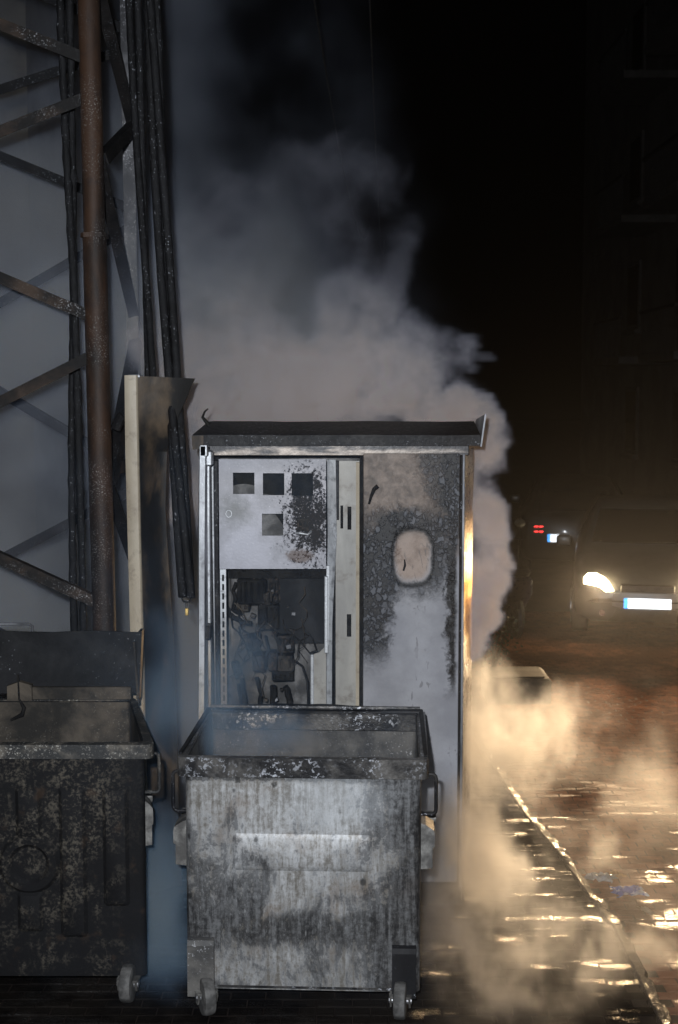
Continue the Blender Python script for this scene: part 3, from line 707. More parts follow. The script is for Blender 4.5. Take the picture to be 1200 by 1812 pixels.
for (x0_, x1_, z0_, z1_), f in ((holes[0], 0.5), (holes[3], 1.0), (holes[1], 0.12)):
    bm = BM(); n = 8; pts = []
    for k in range(n+1):
        a = k/n; hgt = (z1_-z0_)*f*(0.75+0.25*math.sin(a*2.6+0.3)) if f < 1 else (z1_-z0_)*(1.0 if a < 0.62 else 1.0-1.5*(a-0.62))
        if f < 0.2: hgt *= max(0.0, 1-a*1.8)
        pts.append((x0_-0.004 + (x1_-x0_+0.008)*a, z0_-0.004+hgt))
    prism(bm, [(x1_+0.004, z0_-0.006), (x0_-0.004, z0_-0.006)] + [(p[0], max(p[1], z0_-0.002)) for p in pts], YF+0.042, YF+0.046); ob('melted_cover', bm, 'back_plate')
bm = BM(); x0_, x1_, z0_, z1_ = holes[4]; box(bm, x0_-0.002, x1_+0.002, YF+0.05, YF+0.08, z0_-0.002, z1_+0.002, 0.004); ob('melted_switch', bm, 'breaker')
bm = BM(); tube(bm, [(x0_-0.01, YF+0.026, z0_-0.01), (x0_+0.015, YF+0.018, z0_-0.008), (x1_-0.006, YF+0.018, z0_-0.016), (x1_+0.01, YF+0.02, z0_-0.004), (x1_+0.014, YF+0.024, z0_+0.004)], [0.004, 0.006, 0.006, 0.008, 0.006], 6); ob('melted_drip', bm, 'silver')
bm = BM(); c = W(405, 909, YF+0.03); tube(bm, [c + Vector((0.015*math.cos(a), -0.004, 0.018*math.sin(a))) for a in [2*math.pi*k/20 for k in range(21)]], 0.0025, 6); ob('wire_ring', bm, 'silver')
# middle: divider strip, cream inner door, handle bar
bm = BM()
loft(bm, [[(cx_(u0), YF+0.0, z), (cx_(u1), YF-0.012, z), (cx_(u1), YF+0.03, z), (cx_(u0), YF+0.04, z)] for u0, u1, z in ((577, 586, 0.15), (578, 588, cz_(1100)), (580, 596, cz_(950)), (579, 594, cz_(813)))])
ob('divider_strip', bm, 'silver')
bm = BM(); box(bm, cx_(574), cx_(581), YF-0.035, YF-0.012, cz_(1154), cz_(1018), 0.004); box(bm, cx_(578), cx_(582.5), YF-0.03, YF+0.01, cz_(1140), cz_(1000)); ob('door_handle', bm, 'silver')
sl = []
for u0, u1, v0, v1 in ((602.5, 607.5, 895, 936), (615, 622, 897, 938), (614, 622, 1088, 1128)):
    sl.append((cx_(u0), cx_(u1), cz_(v1), cz_(v0)))
M['cream_grey'] = dirty('grey cream paint', (0.26, 0.25, 0.235), (0.44, 0.425, 0.39), 3, 0.3, 0.7, rough=0.45, streak=(1, 1, 0.3), c3=(0.16, 0.135, 0.11), bscale=20, bstr=0.1)
bm = BM(); sheet_holes(bm, cx_(594), cx_(636), 0.15, cz_(816), sl, YF+0.02, YF+0.026)
ob('inner_door', bm, 'cream_grey')
bm = BM(); box(bm, cx_(590), cx_(636), YF+0.06, YF+0.064, 0.15, cz_(818)); ob('inner_backing', bm, 'char_matt')
bm = BM(); box(bm, cx_(593.5), cx_(600), YF-0.004, YF+0.018, cz_(920), cz_(815), 0.003); ob('latch_bar', bm, 'cab_soot')
bm = BM(); loft(bm, [[(cx_(630), YF-0.01, z), (cx_(636), YF-0.016, z), (cx_(636.8), YF+0.02, z), (cx_(631), YF+0.02, z)] for z in (0.15, cz_(1100), cz_(960), cz_(818))]); ob('door_edge', bm, 'cream')
bm = BM(); box(bm, cx_(637), cx_(644), YF+0.02, YF+0.05, 0.15, cz_(808)); ob('dark_gap_strip', bm, 'char_matt')  # black strip added to give the gap its darkness
bm = BM(); box(bm, cx_(549), cx_(555), YF-0.004, YF+0.02, 0.2, cz_(1158), 0.003); ob('inner_frame', bm, 'silver')
bm = BM(); prism(bm, [(cx_(555), 0.2), (cx_(577), 0.2), (cx_(577), cz_(1143)), (cx_(565), cz_(1155)), (cx_(555), cz_(1158))], YF+0.01, YF+0.014); ob('inner_panel', bm, 'cream_grey')
# burnt gear inside the lower compartment
bm = BM(); box(bm, cx_(398), cx_(577), YF+0.36, YF+0.37, 0.3, cz_(1012)); ob('mounting_plate', bm, 'back_plate')
bm = BM(); box(bm, cx_(490), cx_(577), YF+0.20, YF+0.21, cz_(1150), cz_(1030)); ob('insulating_board', bm, 'slate')
bm = BM(); box(bm, cx_(400), cx_(577), YF+0.14, YF+0.35, cz_(1030), cz_(1015)); ob('crossbar', bm, 'char_matt')
for u0, u1, v0, v1, yo, m_ in ((415, 470, 1032, 1078, 0.14, 'char_matt'), (440, 492, 1020, 1075, 0.17, 'breaker'), (452, 492, 1078, 1125, 0.15, 'char_matt'), (430, 455, 1140, 1165, 0.20, 'breaker'),
                               (488, 518, 1132, 1165, 0.13, 'breaker'), (470, 488, 1165, 1196, 0.12, 'breaker'), (489, 517, 1166, 1196, 0.11, 'breaker'), (440, 468, 1170, 1200, 0.16, 'breaker'),
                               (478, 517, 1196, 1216, 0.13, 'char_matt'), (462, 476, 1055, 1078, 0.12, 'breaker'), (478, 490, 1058, 1076, 0.12, 'breaker'), (400, 430, 1020, 1060, 0.22, 'back_plate'), (410, 436, 1075, 1095, 0.2, 'inside_brown')):
    bm = BM(); box(bm, cx_(u0), cx_(u1), YF+yo, YF+yo+0.14, cz_(v1), cz_(v0), 0.008)
    n = max(1, int((cx_(u1)-cx_(u0))/0.028))
    for k in range(n):
        xx = cx_(u0) + (cx_(u1)-cx_(u0))*(k+0.5)/n
        box(bm, xx-0.008, xx+0.008, YF+yo-0.012, YF+yo+0.002, cz_(v1)+0.012+random.uniform(0, .01), cz_(v0)-0.012-random.uniform(0, .015), 0.003)
    for v in bm.verts: v.co += Vector((random.gauss(0, .0025), random.gauss(0, .003), random.gauss(0, .003)))
    ob('burnt_breaker' if m_ == 'breaker' else 'burnt_switchgear', bm, m_)
for pts, r in (([(418, 1032), (412, 1045), (417, 1060), (412, 1078), (428, 1085)], 0.010), ([(398, 1078), (408, 1090), (428, 1100), (446, 1102)], 0.013), ([(505, 1110), (530, 1135), (548, 1155), (560, 1150), (553, 1130), (545, 1120)], 0.004),
               ([(520, 1168), (535, 1180), (544, 1205), (546, 1260)], 0.006), ([(415, 1170), (425, 1205), (432, 1260)], 0.022), ([(484, 1215), (482, 1260)], 0.018), ([(505, 1215), (512, 1240), (510, 1262)], 0.018), ([(455, 1200), (462, 1230), (458, 1262)], 0.012),
               ([(470, 1125), (475, 1150), (468, 1170)], 0.008), ([(430, 1010), (445, 1004), (470, 1010), (488, 1022)], 0.007)):
    bm = BM(); P = []
    for k, (u, v) in enumerate(pts):
        q = W(u, v, YF+0.12); P.append(q + Vector((0, 0.02*math.sin(k*1.7), 0)))
    Q = []
    for a, b in zip(P[:-1], P[1:]):
        for k in range(4): Q.append(a.lerp(b, k/4) + Vector((random.gauss(0, r*.12), 0, random.gauss(0, r*.12))))
    Q.append(P[-1]); tube(bm, Q, r, 8); ob('burnt_cable', bm, 'char_matt', smooth=True)
rnd = random.Random(21)
for k in range(16):
    u, v = rnd.uniform(402, 540), rnd.uniform(1030, 1150); P = [W(u, v, YF+rnd.uniform(.06, .14))]
    for j in range(6):
        u += rnd.uniform(-16, 16); v += rnd.uniform(4, 26); P.append(W(min(max(u, 400), 546), min(v, 1262), YF+rnd.uniform(.05, .14)))
    Q = []
    for a, b in zip(P[:-1], P[1:]):
        for q in range(3): Q.append(a.lerp(b, q/3))
    bm = BM(); tube(bm, Q, rnd.uniform(.0018, .0036), 6); ob('melted_wire', bm, rnd.choice(['char_matt', 'char_matt', 'inside_brown']), smooth=True)
for k in range(22):
    u, v = rnd.uniform(404, 520), rnd.uniform(1040, 1240); c = W(u, v, YF+rnd.uniform(.09, .16)); w = rnd.uniform(.006, .016)
    bm = BM(); box(bm, c.x-w, c.x+w, c.y, c.y+.03, c.z-w*.8, c.z+w*.8, .002)
    bmesh.ops.rotate(bm, verts=bm.verts, cent=c, matrix=Matrix.Rotation(rnd.uniform(-.5, .5), 3, 'Y')); ob('terminal', bm, rnd.choice(['breaker', 'back_plate', 'silver_dirty', 'inside_brown']))
# right-hand door with blistered paint
def blister_mat():
    m, nt, p, co = new_mat('blistered door paint')
    x, y, z = xyz(nt, co)
    n1 = noise(nt, co, 3.0, 5, 0.6); fi = noise(nt, co, 60, 6, 0.7); md = noise(nt, co, 13, 5, 0.65, 0.3)
    lilac = mixc(nt, sstep(nt, n1, 0.35, 0.65), (0.27, 0.27, 0.295), (0.38, 0.38, 0.41))
    brown = mixc(nt, sstep(nt, md, 0.3, 0.7), (0.11, 0.085, 0.07), (0.30, 0.235, 0.195))
    black = (0.016, 0.016, 0.018)
    wob = (md-0.5)*0.20 + (fi-0.5)*0.08
    # heat zones: brown top, black arch, clean foot
    top = sstep(nt, z + wob*1.3, cz_(1010), cz_(930))
    c = mixc(nt, top, lilac, brown)
    ex, ez = cx_(730), cz_(985)
    dx_ = (x-ex).abs()/0.105; dz_ = (z-ez).abs()/0.145
    e = (dx_**3.0 + dz_**3.0)**0.3333 + wob*0.9            # squarish oval patch
    arch = sstep(nt, e, 1.0, 1.08)*sstep(nt, e, 2.15, 1.35)*sstep(nt, z + wob*2, cz_(1090), cz_(1010))
    left = sstep(nt, x + wob*1.2 + (z-cz_(1000))*-0.10, cx_(715), cx_(690))*sstep(nt, z + wob, cz_(1200), cz_(1130))*sstep(nt, z+wob, cz_(860), cz_(960))
    right = sstep(nt, x + wob*0.9 + (z-cz_(1000))*0.02, cx_(782), cx_(797))*sstep(nt, x+wob*0.2, cx_(812), cx_(804))*sstep(nt, z, cz_(1250), cz_(1190))
    upr = sstep(nt, x + (z-cz_(870))*0.35 + wob*1.6, cx_(745), cx_(775))*sstep(nt, z + wob, cz_(1000), cz_(930))
    burn = (arch*0.95 + left + upr*0.85 + right).clamp()
    # blister cells
    cs = vm(nt, 'ADD', vm(nt, 'MULTIPLY', co, (1.0, 0.0, 0.8)), vm(nt, 'SCALE', noise(nt, co, 24, 3, 0.6, color=True), sc=0.035))
    def cells(scale, k0):
        edge = voro(nt, cs, scale, 'DISTANCE_TO_EDGE'); d1 = voro(nt, cs, scale)
        rr_, gg_, bb_ = xyz(nt, voro(nt, cs, scale, 'F1', 'Color'))
        return sstep(nt, edge + (fi-0.5)*0.12, 0.05, 0.20)*sstep(nt, rr_, k0, k0+0.25), bb_, sstep(nt, d1, 0.5, 0.1)
    s1, b1, h1 = cells(34, 0.45); s2, b2, h2 = cells(60, 0.35)
    skin_ = (s1 + s2*0.7*(1.0-s1)).clamp()
    cellcol = mixc(nt, (b1*0.6 + fi*0.6 - 0.1).clamp(), (0.02, 0.021, 0.024), (0.20, 0.21, 0.24))
    burncol = mixc(nt, skin_*0.75, black, cellcol)
    burncol = mixc(nt, sstep(nt, fi, 0.52, 0.66)*0.4, burncol, (0.10, 0.095, 0.09))
    full = sstep(nt, x + wob*0.3, cx_(786), cx_(796))*sstep(nt, z + wob, cz_(950), cz_(1010))
    burncol = mixc(nt, full, burncol, black)
    c = mixc(nt, burn, c, burncol)
    inside = sstep(nt, e + wob*0.8, 1.04, 0.66)
    c = mixc(nt, inside, c, mixc(nt, sstep(nt, md, 0.25, 0.6), (0.24, 0.175, 0.14), (0.40, 0.31, 0.26)))
    ring = sstep(nt, (e + wob*0.6 - 1.02).abs()*-1.0, -0.16, -0.02)
    c = mixc(nt, ring*0.96, c, (0.008, 0.008, 0.009))
    sc_ = sstep(nt, noise(nt, vm(nt, 'MULTIPLY', co, (2.6, 1, 1)), 11, 3, 0.6, 1.2), 0.60, 0.63)*sstep(nt, noise(nt, co, 3, 2), 0.5, 0.6)
    c = mixc(nt, sc_*0.5*(1.0-burn), c, (0.10, 0.095, 0.095))
    bump(nt, p, burn*skin_*1.0 + fi*0.25, 0.6, 0.008); fin(nt, p, c, 0.5 + (fi-0.5)*0.3, 0.0, 0.35); return m
bm = BM(); x0_, x1_ = cx_(643), cx_(813)
box(bm, x0_, x1_, YF-0.022, YF+0.004, 0.15, cz_(802), 0.003)
rd = ob('closed_door', bm, blister_mat())
bm = BM(); P = [W(u, v, YF-0.028) for u, v in ((653, 892), (657, 878), (662, 866), (669, 860))]; tube(bm, P, [0.006, 0.008, 0.011, 0.012], 8); ob('melted_handle', bm, 'char_matt', rd, True)
bm = BM(); P = [W(u, v, YF-0.024) for u, v in ((714, 1010), (717, 1000), (716, 990))]; tube(bm, P, [0.005, 0.006, 0.003], 6); ob('paint_curl', bm, 'char_matt', rd)
# right corner post: soot edge and a rounded wet corner that catches the headlights
bm = BM(); box(bm, cx_(813.5), cx_(817), YF-0.03, YF+0.01, 0.15, cz_(806), 0.002); ob('door_seal', bm, 'char')
M['wet_galv'] = dirty('wet galvanised corner', (0.10, 0.10, 0.10), (0.3, 0.3, 0.3), 7, 0.35, 0.65, rough=0.30, metal=0.3, spec=0.3, streak=(1, 1, 0.2), c3=(0.03, 0.03, 0.03), bscale=70, bstr=1.0, bdist=0.006)
bm = BM(); box(bm, cx_(817.3), cx_(822), YF-0.014, YF+0.02, 0.10, cz_(803), 0.003); ob('corner_post', bm, 'silver_dirty')
bm = BM(); rows = []
for k in range(31):
    z = 0.04 + (cz_(800)-0.04)*k/30; bo = 0.006*math.sin(k*0.55)
    xa, ya = cx_(822.2), YF-0.010; xb2, yb2 = WX(837, YB), YB
    r = [(xa + (xb2-xa)*f + bo*math.sin(f*3.1), ya + (yb2-ya)*f) for f in (0, .15, .35, .6, .85, 1.0)]
    rows.append([(x, y, z) for x, y in r] + [(x-0.004, y+0.004, z) for x, y in reversed(r)])
loft(bm, rows); ob('splayed_side', bm, 'wet_galv', smooth=True)
for v in (1435, 1443, 1451, 1459):
    bm = BM(); c = W(822, v, YF-0.012); bmesh.ops.create_icosphere(bm, subdivisions=1, radius=0.006, matrix=Matrix.Translation(c)); ob('rivet', bm, 'silver')

# padlock hanging from the burnt cable end beside the cabinet
c = W(333, 1075, 7.05); pl = thing('padlock', 'small brass padlock hanging beside the open cabinet door', 'padlock', c)
bm = BM(); box(bm, c.x-0.016, c.x+0.004, c.y-0.011, c.y+0.011, c.z-0.042, c.z-0.002, 0.003); obj('body', bm, M['brass'], pl)
bm = BM(); tube(bm, [(c.x-0.013, c.y, c.z-0.004), (c.x-0.013, c.y, c.z+0.028), (c.x-0.009, c.y, c.z+0.037), (c.x-0.003, c.y, c.z+0.037), (c.x+0.001, c.y, c.z+0.028), (c.x+0.001, c.y, c.z-0.004)], 0.0028, 8); obj('shackle', bm, M['steel'], pl, True)

# ------------------------------------------------------------------ lattice tower
tw = thing('lattice_tower', 'rusty lattice steel mast with pipe legs rising behind the black dumpster', 'tower', (-1.9, 8.2, 0))
YT, YR = 7.6, 8.9
def ZT_(v): return WZ(v, YT)
ltop, lbot = Vector((WX(160, YT), YT, 9.0)), Vector((WX(185.5, YT), YT, 0.0))
def leg_at(z, a=lbot, b=ltop): return a.lerp(b, z/9.0)
bm = BM()
tube(bm, [leg_at(z) for z in (0, 1, 2, 3, 3.62)], 0.066, 20); tube(bm, [leg_at(z) for z in (3.60, 4.5, 6, 9.0)], 0.060, 20)
box(bm, leg_at(3.62).x-0.069, leg_at(3.62).x+0.069, YT-0.069, YT+0.069, 3.615, 3.63, 0.02)
obj('leg', bm, M['rust_pipe'], tw, True)
fl = Vector((-2.62, YT, 0)); fl2 = Vector((-2.55, YT, 9))
bm = BM(); tube(bm, [fl, fl2], 0.064, 16); obj('leg', bm, M['rust_pipe'], tw, True)
rr0, rr1 = Vector((WX(242, YR), YR, 0)), Vector((WX(236, YR)-0.02, YR, 9))
for a, b, m_ in ((rr0, rr1, 'galv_leg'), (Vector((-2.62, YR, 0)), Vector((-2.55, YR, 9)), 'galv_leg')):
    bm = BM(); bar(bm, a, b, 0.075, 0.008, up=(1, 0, 0)); bar(bm, a+Vector((0.036, 0.04, 0)), b+Vector((0.036, 0.04, 0)), 0.075, 0.008, up=(0, 1, 0)); obj('leg', bm, M[m_], tw)
def brace(p, q, w=0.062, m_='brace', up=(0, 0, 1)):
    bm = BM(); p, q = Vector(p), Vector(q)
    bar(bm, p, q, w, 0.007, up); d = (q-p).normalized(); u = Vector(up); u = (u-d*u.dot(d)).normalized(); s = d.cross(u)
    if s.y < 0: s = -s
    bar(bm, p+u*(w/2-0.004)+s*0.03, q+u*(w/2-0.004)+s*0.03, 0.06, 0.007, up=s)
    obj('brace', bm, M[m_], tw)
nodes_r = [7.2, 5.82, 4.46, ZT_(595), ZT_(1100), 0.02]
nodes_l = [6.5, 5.14, 3.80, ZT_(855), 0.8]
for i, zr_ in enumerate(nodes_r):
    R_ = leg_at(zr_)
    if i < len(nodes_l) and i < 5: brace((R_.x, YT-0.03, zr_-0.095), (fl.x, YT-0.03, nodes_l[i]+0.08), 0.062)
    if i > 0: brace((R_.x, YT-0.03, zr_+0.095), (fl.x, YT-0.03, nodes_l[i-1]-0.08), 0.062)
rn = [WZ(70, YR), WZ(385, YR), WZ(850, YR), 0.6]; ln = [WZ(212, YR), WZ(615, YR), WZ(1055, YR)]
rn = [6.4] + rn; ln = [5.6] + ln
for i, z in enumerate(rn):
    if i < len(ln): brace((rr0.x, YR, z-0.05), (-2.6, YR, ln[i]+0.05), 0.06, 'brace_dark')
    if i > 0: brace((rr0.x, YR, z+0.05), (-2.6, YR, ln[i-1]-0.05), 0.06, 'brace_dark')
def side(v0, v1, a='f'):
    p = leg_at(WZ(v0, YT+0.05)); p = Vector((p.x+0.03, YT+0.05, WZ(v0, YT+0.05))); q = Vector((rr0.x+0.0, YR, WZ(v1, YR)))
    brace(p, q, 0.07, 'brace_dark', up=(1, 0, 0.3))
for v0, v1 in ((-40, 215), (275, 215), (300, 560), (850, 600), (860, 1010)): side(v0, v1)
brace((leg_at(1).x, YT, ZT_(838)), (rr0.x+0.1, YT+0.5, WZ(820, YT+0.5)), 0.07, 'brace')
bm = BM(); c = leg_at(ZT_(740)); tube(bm, [(c.x+0.08, YT+0.05, ZT_(760)), (c.x+0.12, YT+0.05, ZT_(735)), (c.x+0.13, YT+0.05, ZT_(745))], 0.03, 8); obj('clamp', bm, M['brace_dark'], tw)

# ------------------------------------------------------------------ burnt cables
def rope(name, label, path, r, m_='char', lump=0.18, strands=1, ends=None):
    P = [W(u, v, Y) for u, v, Y in path]; Q = []
    for a, b in zip(P[:-1], P[1:]):
        n = max(2, int((b-a).length/0.05))
        for k in range(n): Q.append(a.lerp(b, k/n))
    Q.append(P[-1])
    t = thing(name, label, 'cable', P[-1], 'charred cables hanging down the tower')
    for s in range(strands):
        bm = BM(); ph = s*2*math.pi/strands; pts = []; rs = []
        for k, q in enumerate(Q):
            a = ph + k*0.045
            o_ = r*0.75 if strands > 1 else 0
            pts.append(q + Vector((o_*math.cos(a) + random.gauss(0, r*lump*0.18), o_*math.sin(a), 0)))
            rs.append((r*0.62 if strands > 1 else r)*(1 + random.gauss(0, lump*0.45)))
        tube(bm, pts, rs, 9); obj('strand', bm, M[m_], t, 'all')
    return t
rope('cable_bundle', 'charred black cable running down inside the tower behind the rusty leg', [(108, -160, 7.9), (115, 0, 7.9), (122, 250, 7.9), (131, 520, 7.9), (133, 800, 7.9), (136, 950, 7.9), (140, 1130, 7.9)], 0.036, lump=0.2, strands=2)
rope('cable_bundle', 'black cable dropping along the pale rear tower leg to the sheet metal guard', [(228, -160, 7.75), (236, 0, 7.75), (246, 250, 7.7), (260, 520, 7.6), (268, 700, 7.45)], 0.034, lump=0.05, strands=2)
rope('cable_bundle', 'thick black cable ending in mid air above the brass padlock', [(258, -160, 7.6), (268, 0, 7.6), (280, 250, 7.55), (294, 500, 7.5), (306, 700, 7.4), (318, 860, 7.25), (333, 1056, 7.05)], 0.038, lump=0.06, strands=3)
bm = BM(); c = W(332, 1058, 7.05); tube(bm, [c + Vector((0.022*math.cos(a)-0.006, 0.0, 0.018*math.sin(a)-0.004)) for a in [2*math.pi*k/18 for k in range(19)]], 0.005, 7)
tag(obj('wire_loop', bm, M['char'], smooth=True), 'black wire loop knotted round the burnt cable end', 'wire')

# ------------------------------------------------------------------ torn sheet-metal cable guard
YG = 7.3
gd = thing('cable_guard', 'tall bent sheet-metal cable guard with cream edge and torn scorched top', 'cable guard', (WX(240, YG), YG, 0))
bm = BM(); rows = []
for v, u0, u1 in ((664, 223.5, 247.5), (800, 223, 248), (950, 225, 249), (1112, 227, 251.5), (1300, 229, 253), (1700, 232, 256)):
    z = max(0.0, WZ(v, YG)); x0_, x1_ = WX(u0, YG), WX(u1, YG)
    rows.append([(x0_, YG+0.004, z), (x0_+0.008, YG, z), (x0_+(x1_-x0_)*0.45, YG-0.004, z), (x1_-0.012, YG-0.001, z), (x1_-0.003, YG-0.008, z), (x1_, YG+0.002, z), (x1_, YG+0.006, z), (x0_, YG+0.010, z)])
loft(bm, rows); obj('front_flange', bm, M['cream'], gd, True)
bm = BM(); rows = []
for v, u1, yb_ in ((670, 349, 0.02), (683, 342, 0.03), (700, 336, 0.05), (730, 322, 0.08), (770, 305, 0.12), (800, 296, 0.14), (900, 292, 0.16), (1000, 296, 0.16), (1100, 302, 0.16), (1300, 308, 0.16), (1500, 311, 0.16), (1700, 314, 0.16)):
    z = max(0.0, WZ(v, YG+0.1)); xl_ = WX(247 + (v-664)*0.008, YG); xr_ = WX(u1, YG+yb_)
    r = []
    for k in range(8):
        f = k/7; yy = YG+0.006 + 0.17*math.sin(f*math.pi*0.5)*(1 if v > 790 else 0.6) + (yb_-0.16)*f
        zz = z + (0.055*(1-f)*0.25 if v < 675 else 0)
        r.append((xl_ + (xr_-xl_)*f, yy, zz))
    rows.append(r + [(p[0]+0.002, p[1]+0.005, p[2]) for p in reversed(r)])
loft(bm, rows); obj('web', bm, M['scorch_brown'], gd, True)
bm = BM(); box(bm, WX(230, YG), WX(251, YG), YG+0.0, YG+0.05, WZ(668, YG), WZ(663, YG), 0.003); obj('top_clip', bm, M['silver'], gd)

# ------------------------------------------------------------------ cars
def car(name, label, org, yaw, paint, lit, rpx=0.0, rpw=.26):
    t = thing(name, label, 'car', (0, 0, 0))
    def ob(nm, bm, m, par=None, smooth=False): return obj(nm, bm, m, par or t, smooth)
    S = [(0.0, .56, .30, .50, .56, .46), (.03, .68, .25, .58, .63, .56), (.12, .77, .22, .66, .715, .64), (.35, .82, .2, .74, .80, .70), (.8, .84, .2, .80, .88, .72), (1.15, .85, .2, .85, .95, .73),
         (1.75, .85, .2, .89, 1.36, .60), (2.1, .85, .2, .91, 1.44, .57), (3.0, .85, .2, .93, 1.43, .56), (3.6, .84, .22, .93, 1.30, .57), (3.93, .80, .26, .92, .98, .66), (4.0, .72, .30, .82, .88, .60)]
    rings = []
    for y, h, zb, zs, zt, ht in S:
        half = [(0, zb), (h*.8, zb), (h*.97, zb+.06), (h, zb+.2), (h*1.0, (zb+zs)/2+.05), (h*.985, zs-.02), (h*.95, zs+.02), (ht+(h*.95-ht)*.35, zs+(zt-zs)*.65), (ht, zt-.012), (ht*.75, zt+.012), (ht*.4, zt+.022), (0, zt+.025)]
        rings.append([(x, y, z) for x, z in half] + [(-x, y, z) for x, z in reversed(half[1:-1])])
    bm = BM(); loft(bm, rings); body = ob('body', bm, paint, None, 'all')
    def wsc(y0, z0, w0, y1, z1, w1, nm, off):
        bm = BM(); n = Vector((0, -(z1-z0), (y1-y0))).normalized()*off
        if n.z < 0: n = -n
        a = [Vector((x*w0, y0+0.05*x*x, z0)) for x in (-1, -.5, 0, .5, 1)]; b = [Vector((x*w1, y1+0.05*x*x, z1)) for x in (-1, -.5, 0, .5, 1)]
        up = [p+n for p in a] + [p+n for p in reversed(b)]; lo = [p-n*2.5 for p in a] + [p-n*2.5 for p in reversed(b)]
        loft(bm, [lo, up]); ob(nm, bm, M['glass_dark'])
    wsc(1.20, .985, .64, 1.70, 1.345, .54, 'windshield', 0.03)
    wsc(3.90, 1.02, .56, 3.62, 1.28, .50, 'rear_window', 0.03)
    for s in (-1, 1):
        bm = BM(); a = [(s*.835, 1.45, .96), (s*.84, 3.3, .98), (s*.66, 3.15, 1.33), (s*.67, 1.85, 1.33)]
        loft(bm, [a, [(x+s*.012, y, z) for x, y, z in a]]); ob('side_window', bm, M['glass_dark'])
        bm = BM(); box(bm, s*.98-.09, s*.98+.09, 1.38, 1.46, .93, 1.06, .03, 2); ob('mirror', bm, paint, body, True)
        for yy in (.72, 3.2):
            bm = BM(); rr = [[(s*xx, yy+.30*q*math.cos(2*math.pi*k/24), .30+.30*q*math.sin(2*math.pi*k/24)) for k in range(24)] for xx, q in ((.66, .7), (.67, .96), (.70, 1), (.82, 1), (.85, .96), (.86, .7))]
            loft(bm, rr); w = ob('wheel', bm, M['rubber_black'], None, True)
            bm = BM(); disc_x(bm, yy, .30, .20, s*.855, s*.868, 20); ob('rim', bm, M['steel'], w)
        # headlamp: teardrop pointing to the grille
        cxh = s*.545; pts = [(-.165, -.06), (-.165, .04), (-.12, .085), (-.03, .09), (.07, .055), (.13, -.01), (.165, -.075), (.10, -.085), (0, -.095), (-.10, -.09)]
        pts = [(cxh + s*-1*px, .665+pz) for px, pz in pts] if s < 0 else [(cxh - px, .665+pz) for px, pz in pts]
        if s < 0: pts = [(cxh+px-0.0, .665+pz) for px, pz in [(-.165, -.06), (-.165, .04), (-.12, .085), (-.03, .09), (.07, .055), (.13, -.01), (.165, -.075), (.10, -.085), (0, -.095), (-.10, -.09)]]
        bm = BM(); fr = [(x, -0.012 + 0.10*max(0, abs(x)-.40)/.3, z) for x, z in pts]; bk = [(x, y+.16, z) for x, y, z in fr]
        loft(bm, [bk, fr]); ob('headlight', bm, M['lens_lit'] if lit else M['lens'])
        if lit:
            l = bpy.data.lights.new('headlight_beam', 'SPOT'); lo_ = bpy.data.objects.new('headlight_beam', l); COL.objects.link(lo_); lo_.parent = t
            lo_.location = (cxh, -.10, .66); lo_.rotation_euler = (math.pi/2 - rad(1.5) + math.pi, math.pi, 0)
            lo_.rotation_euler = Vector((-0.04, -1, -0.012)).to_track_quat('-Z', 'Y').to_euler()
            l.energy = 1800; l.color = (1.0, 0.69, 0.39); l.spot_size = rad(40); l.spot_blend = 1.0; l.shadow_soft_size = 0.06
        bm = BM(); disc_y(bm, s*.50, .335, .035, -.015, .06, 14); ob('fog_lamp', bm, M['lens'])
        # tail lamp
        for a_ in (0, 1):
            for b_ in (0, 1):
                bm = BM(); x0_ = s*.55 - .07 + a_*.075; z0_ = .70 + b_*.075
                q = [(x0_, 3.99, z0_), (x0_+.06, 3.99, z0_), (x0_+.06, 3.984, z0_+.055), (x0_, 3.984, z0_+.055)]
                loft(bm, [[(x, y-.06, z) for x, y, z in q], [(x, y+.012, z) for x, y, z in q]]); ob('tail_light', bm, M['reflector_red'])
    bm = BM(); box(bm, -.30, .30, -.022, .05, .575, .665, .012); gr = ob('grille', bm, M['black_plastic'])
    for k in range(3):
        bm = BM(); box(bm, -.29, .29, -.03, -.02, .59+.025*k, .598+.025*k); ob('grille_bar', bm, M['rubber_black'], gr)
    bm = BM(); sec = [(-.03, .565), (-.035, .52), (-.035, .42), (-.02, .40), (.05, .40), (.05, .565)]
    rg = []
    for k in range(13):
        x = -.80 + 1.6*k/12; o_ = .34*(abs(x)/.8)**3.2
        rg.append([(x, y+o_, z) for y, z in sec])
    loft(bm, rg); bp = ob('bumper', bm, M['car_bumper_lit'] if lit else paint, None, True)
    bm = BM(); rg = []
    for k in range(13):
        x = -.74 + 1.48*k/12; o_ = .30*(abs(x)/.8)**3.2
        rg.append([(x, -.02+o_, .385), (x, -.028+o_, .30), (x, -.01+o_, .24), (x, .06+o_, .24), (x, .06+o_, .385)])
    loft(bm, rg); ob('lower_bumper', bm, M['black_plastic'], bp, True)
    bm = BM(); rg = [[(-.78+1.56*k/12, -.042+.34*(abs(-.78+1.56*k/12)/.8)**3.2+dy, z) for dy, z in ((0, .478), (0, .462), (.03, .462), (.03, .478))] for k in range(13)]
    loft(bm, rg); ob('rub_strip', bm, M['black_plastic'], bp)
    tl = rad(8)
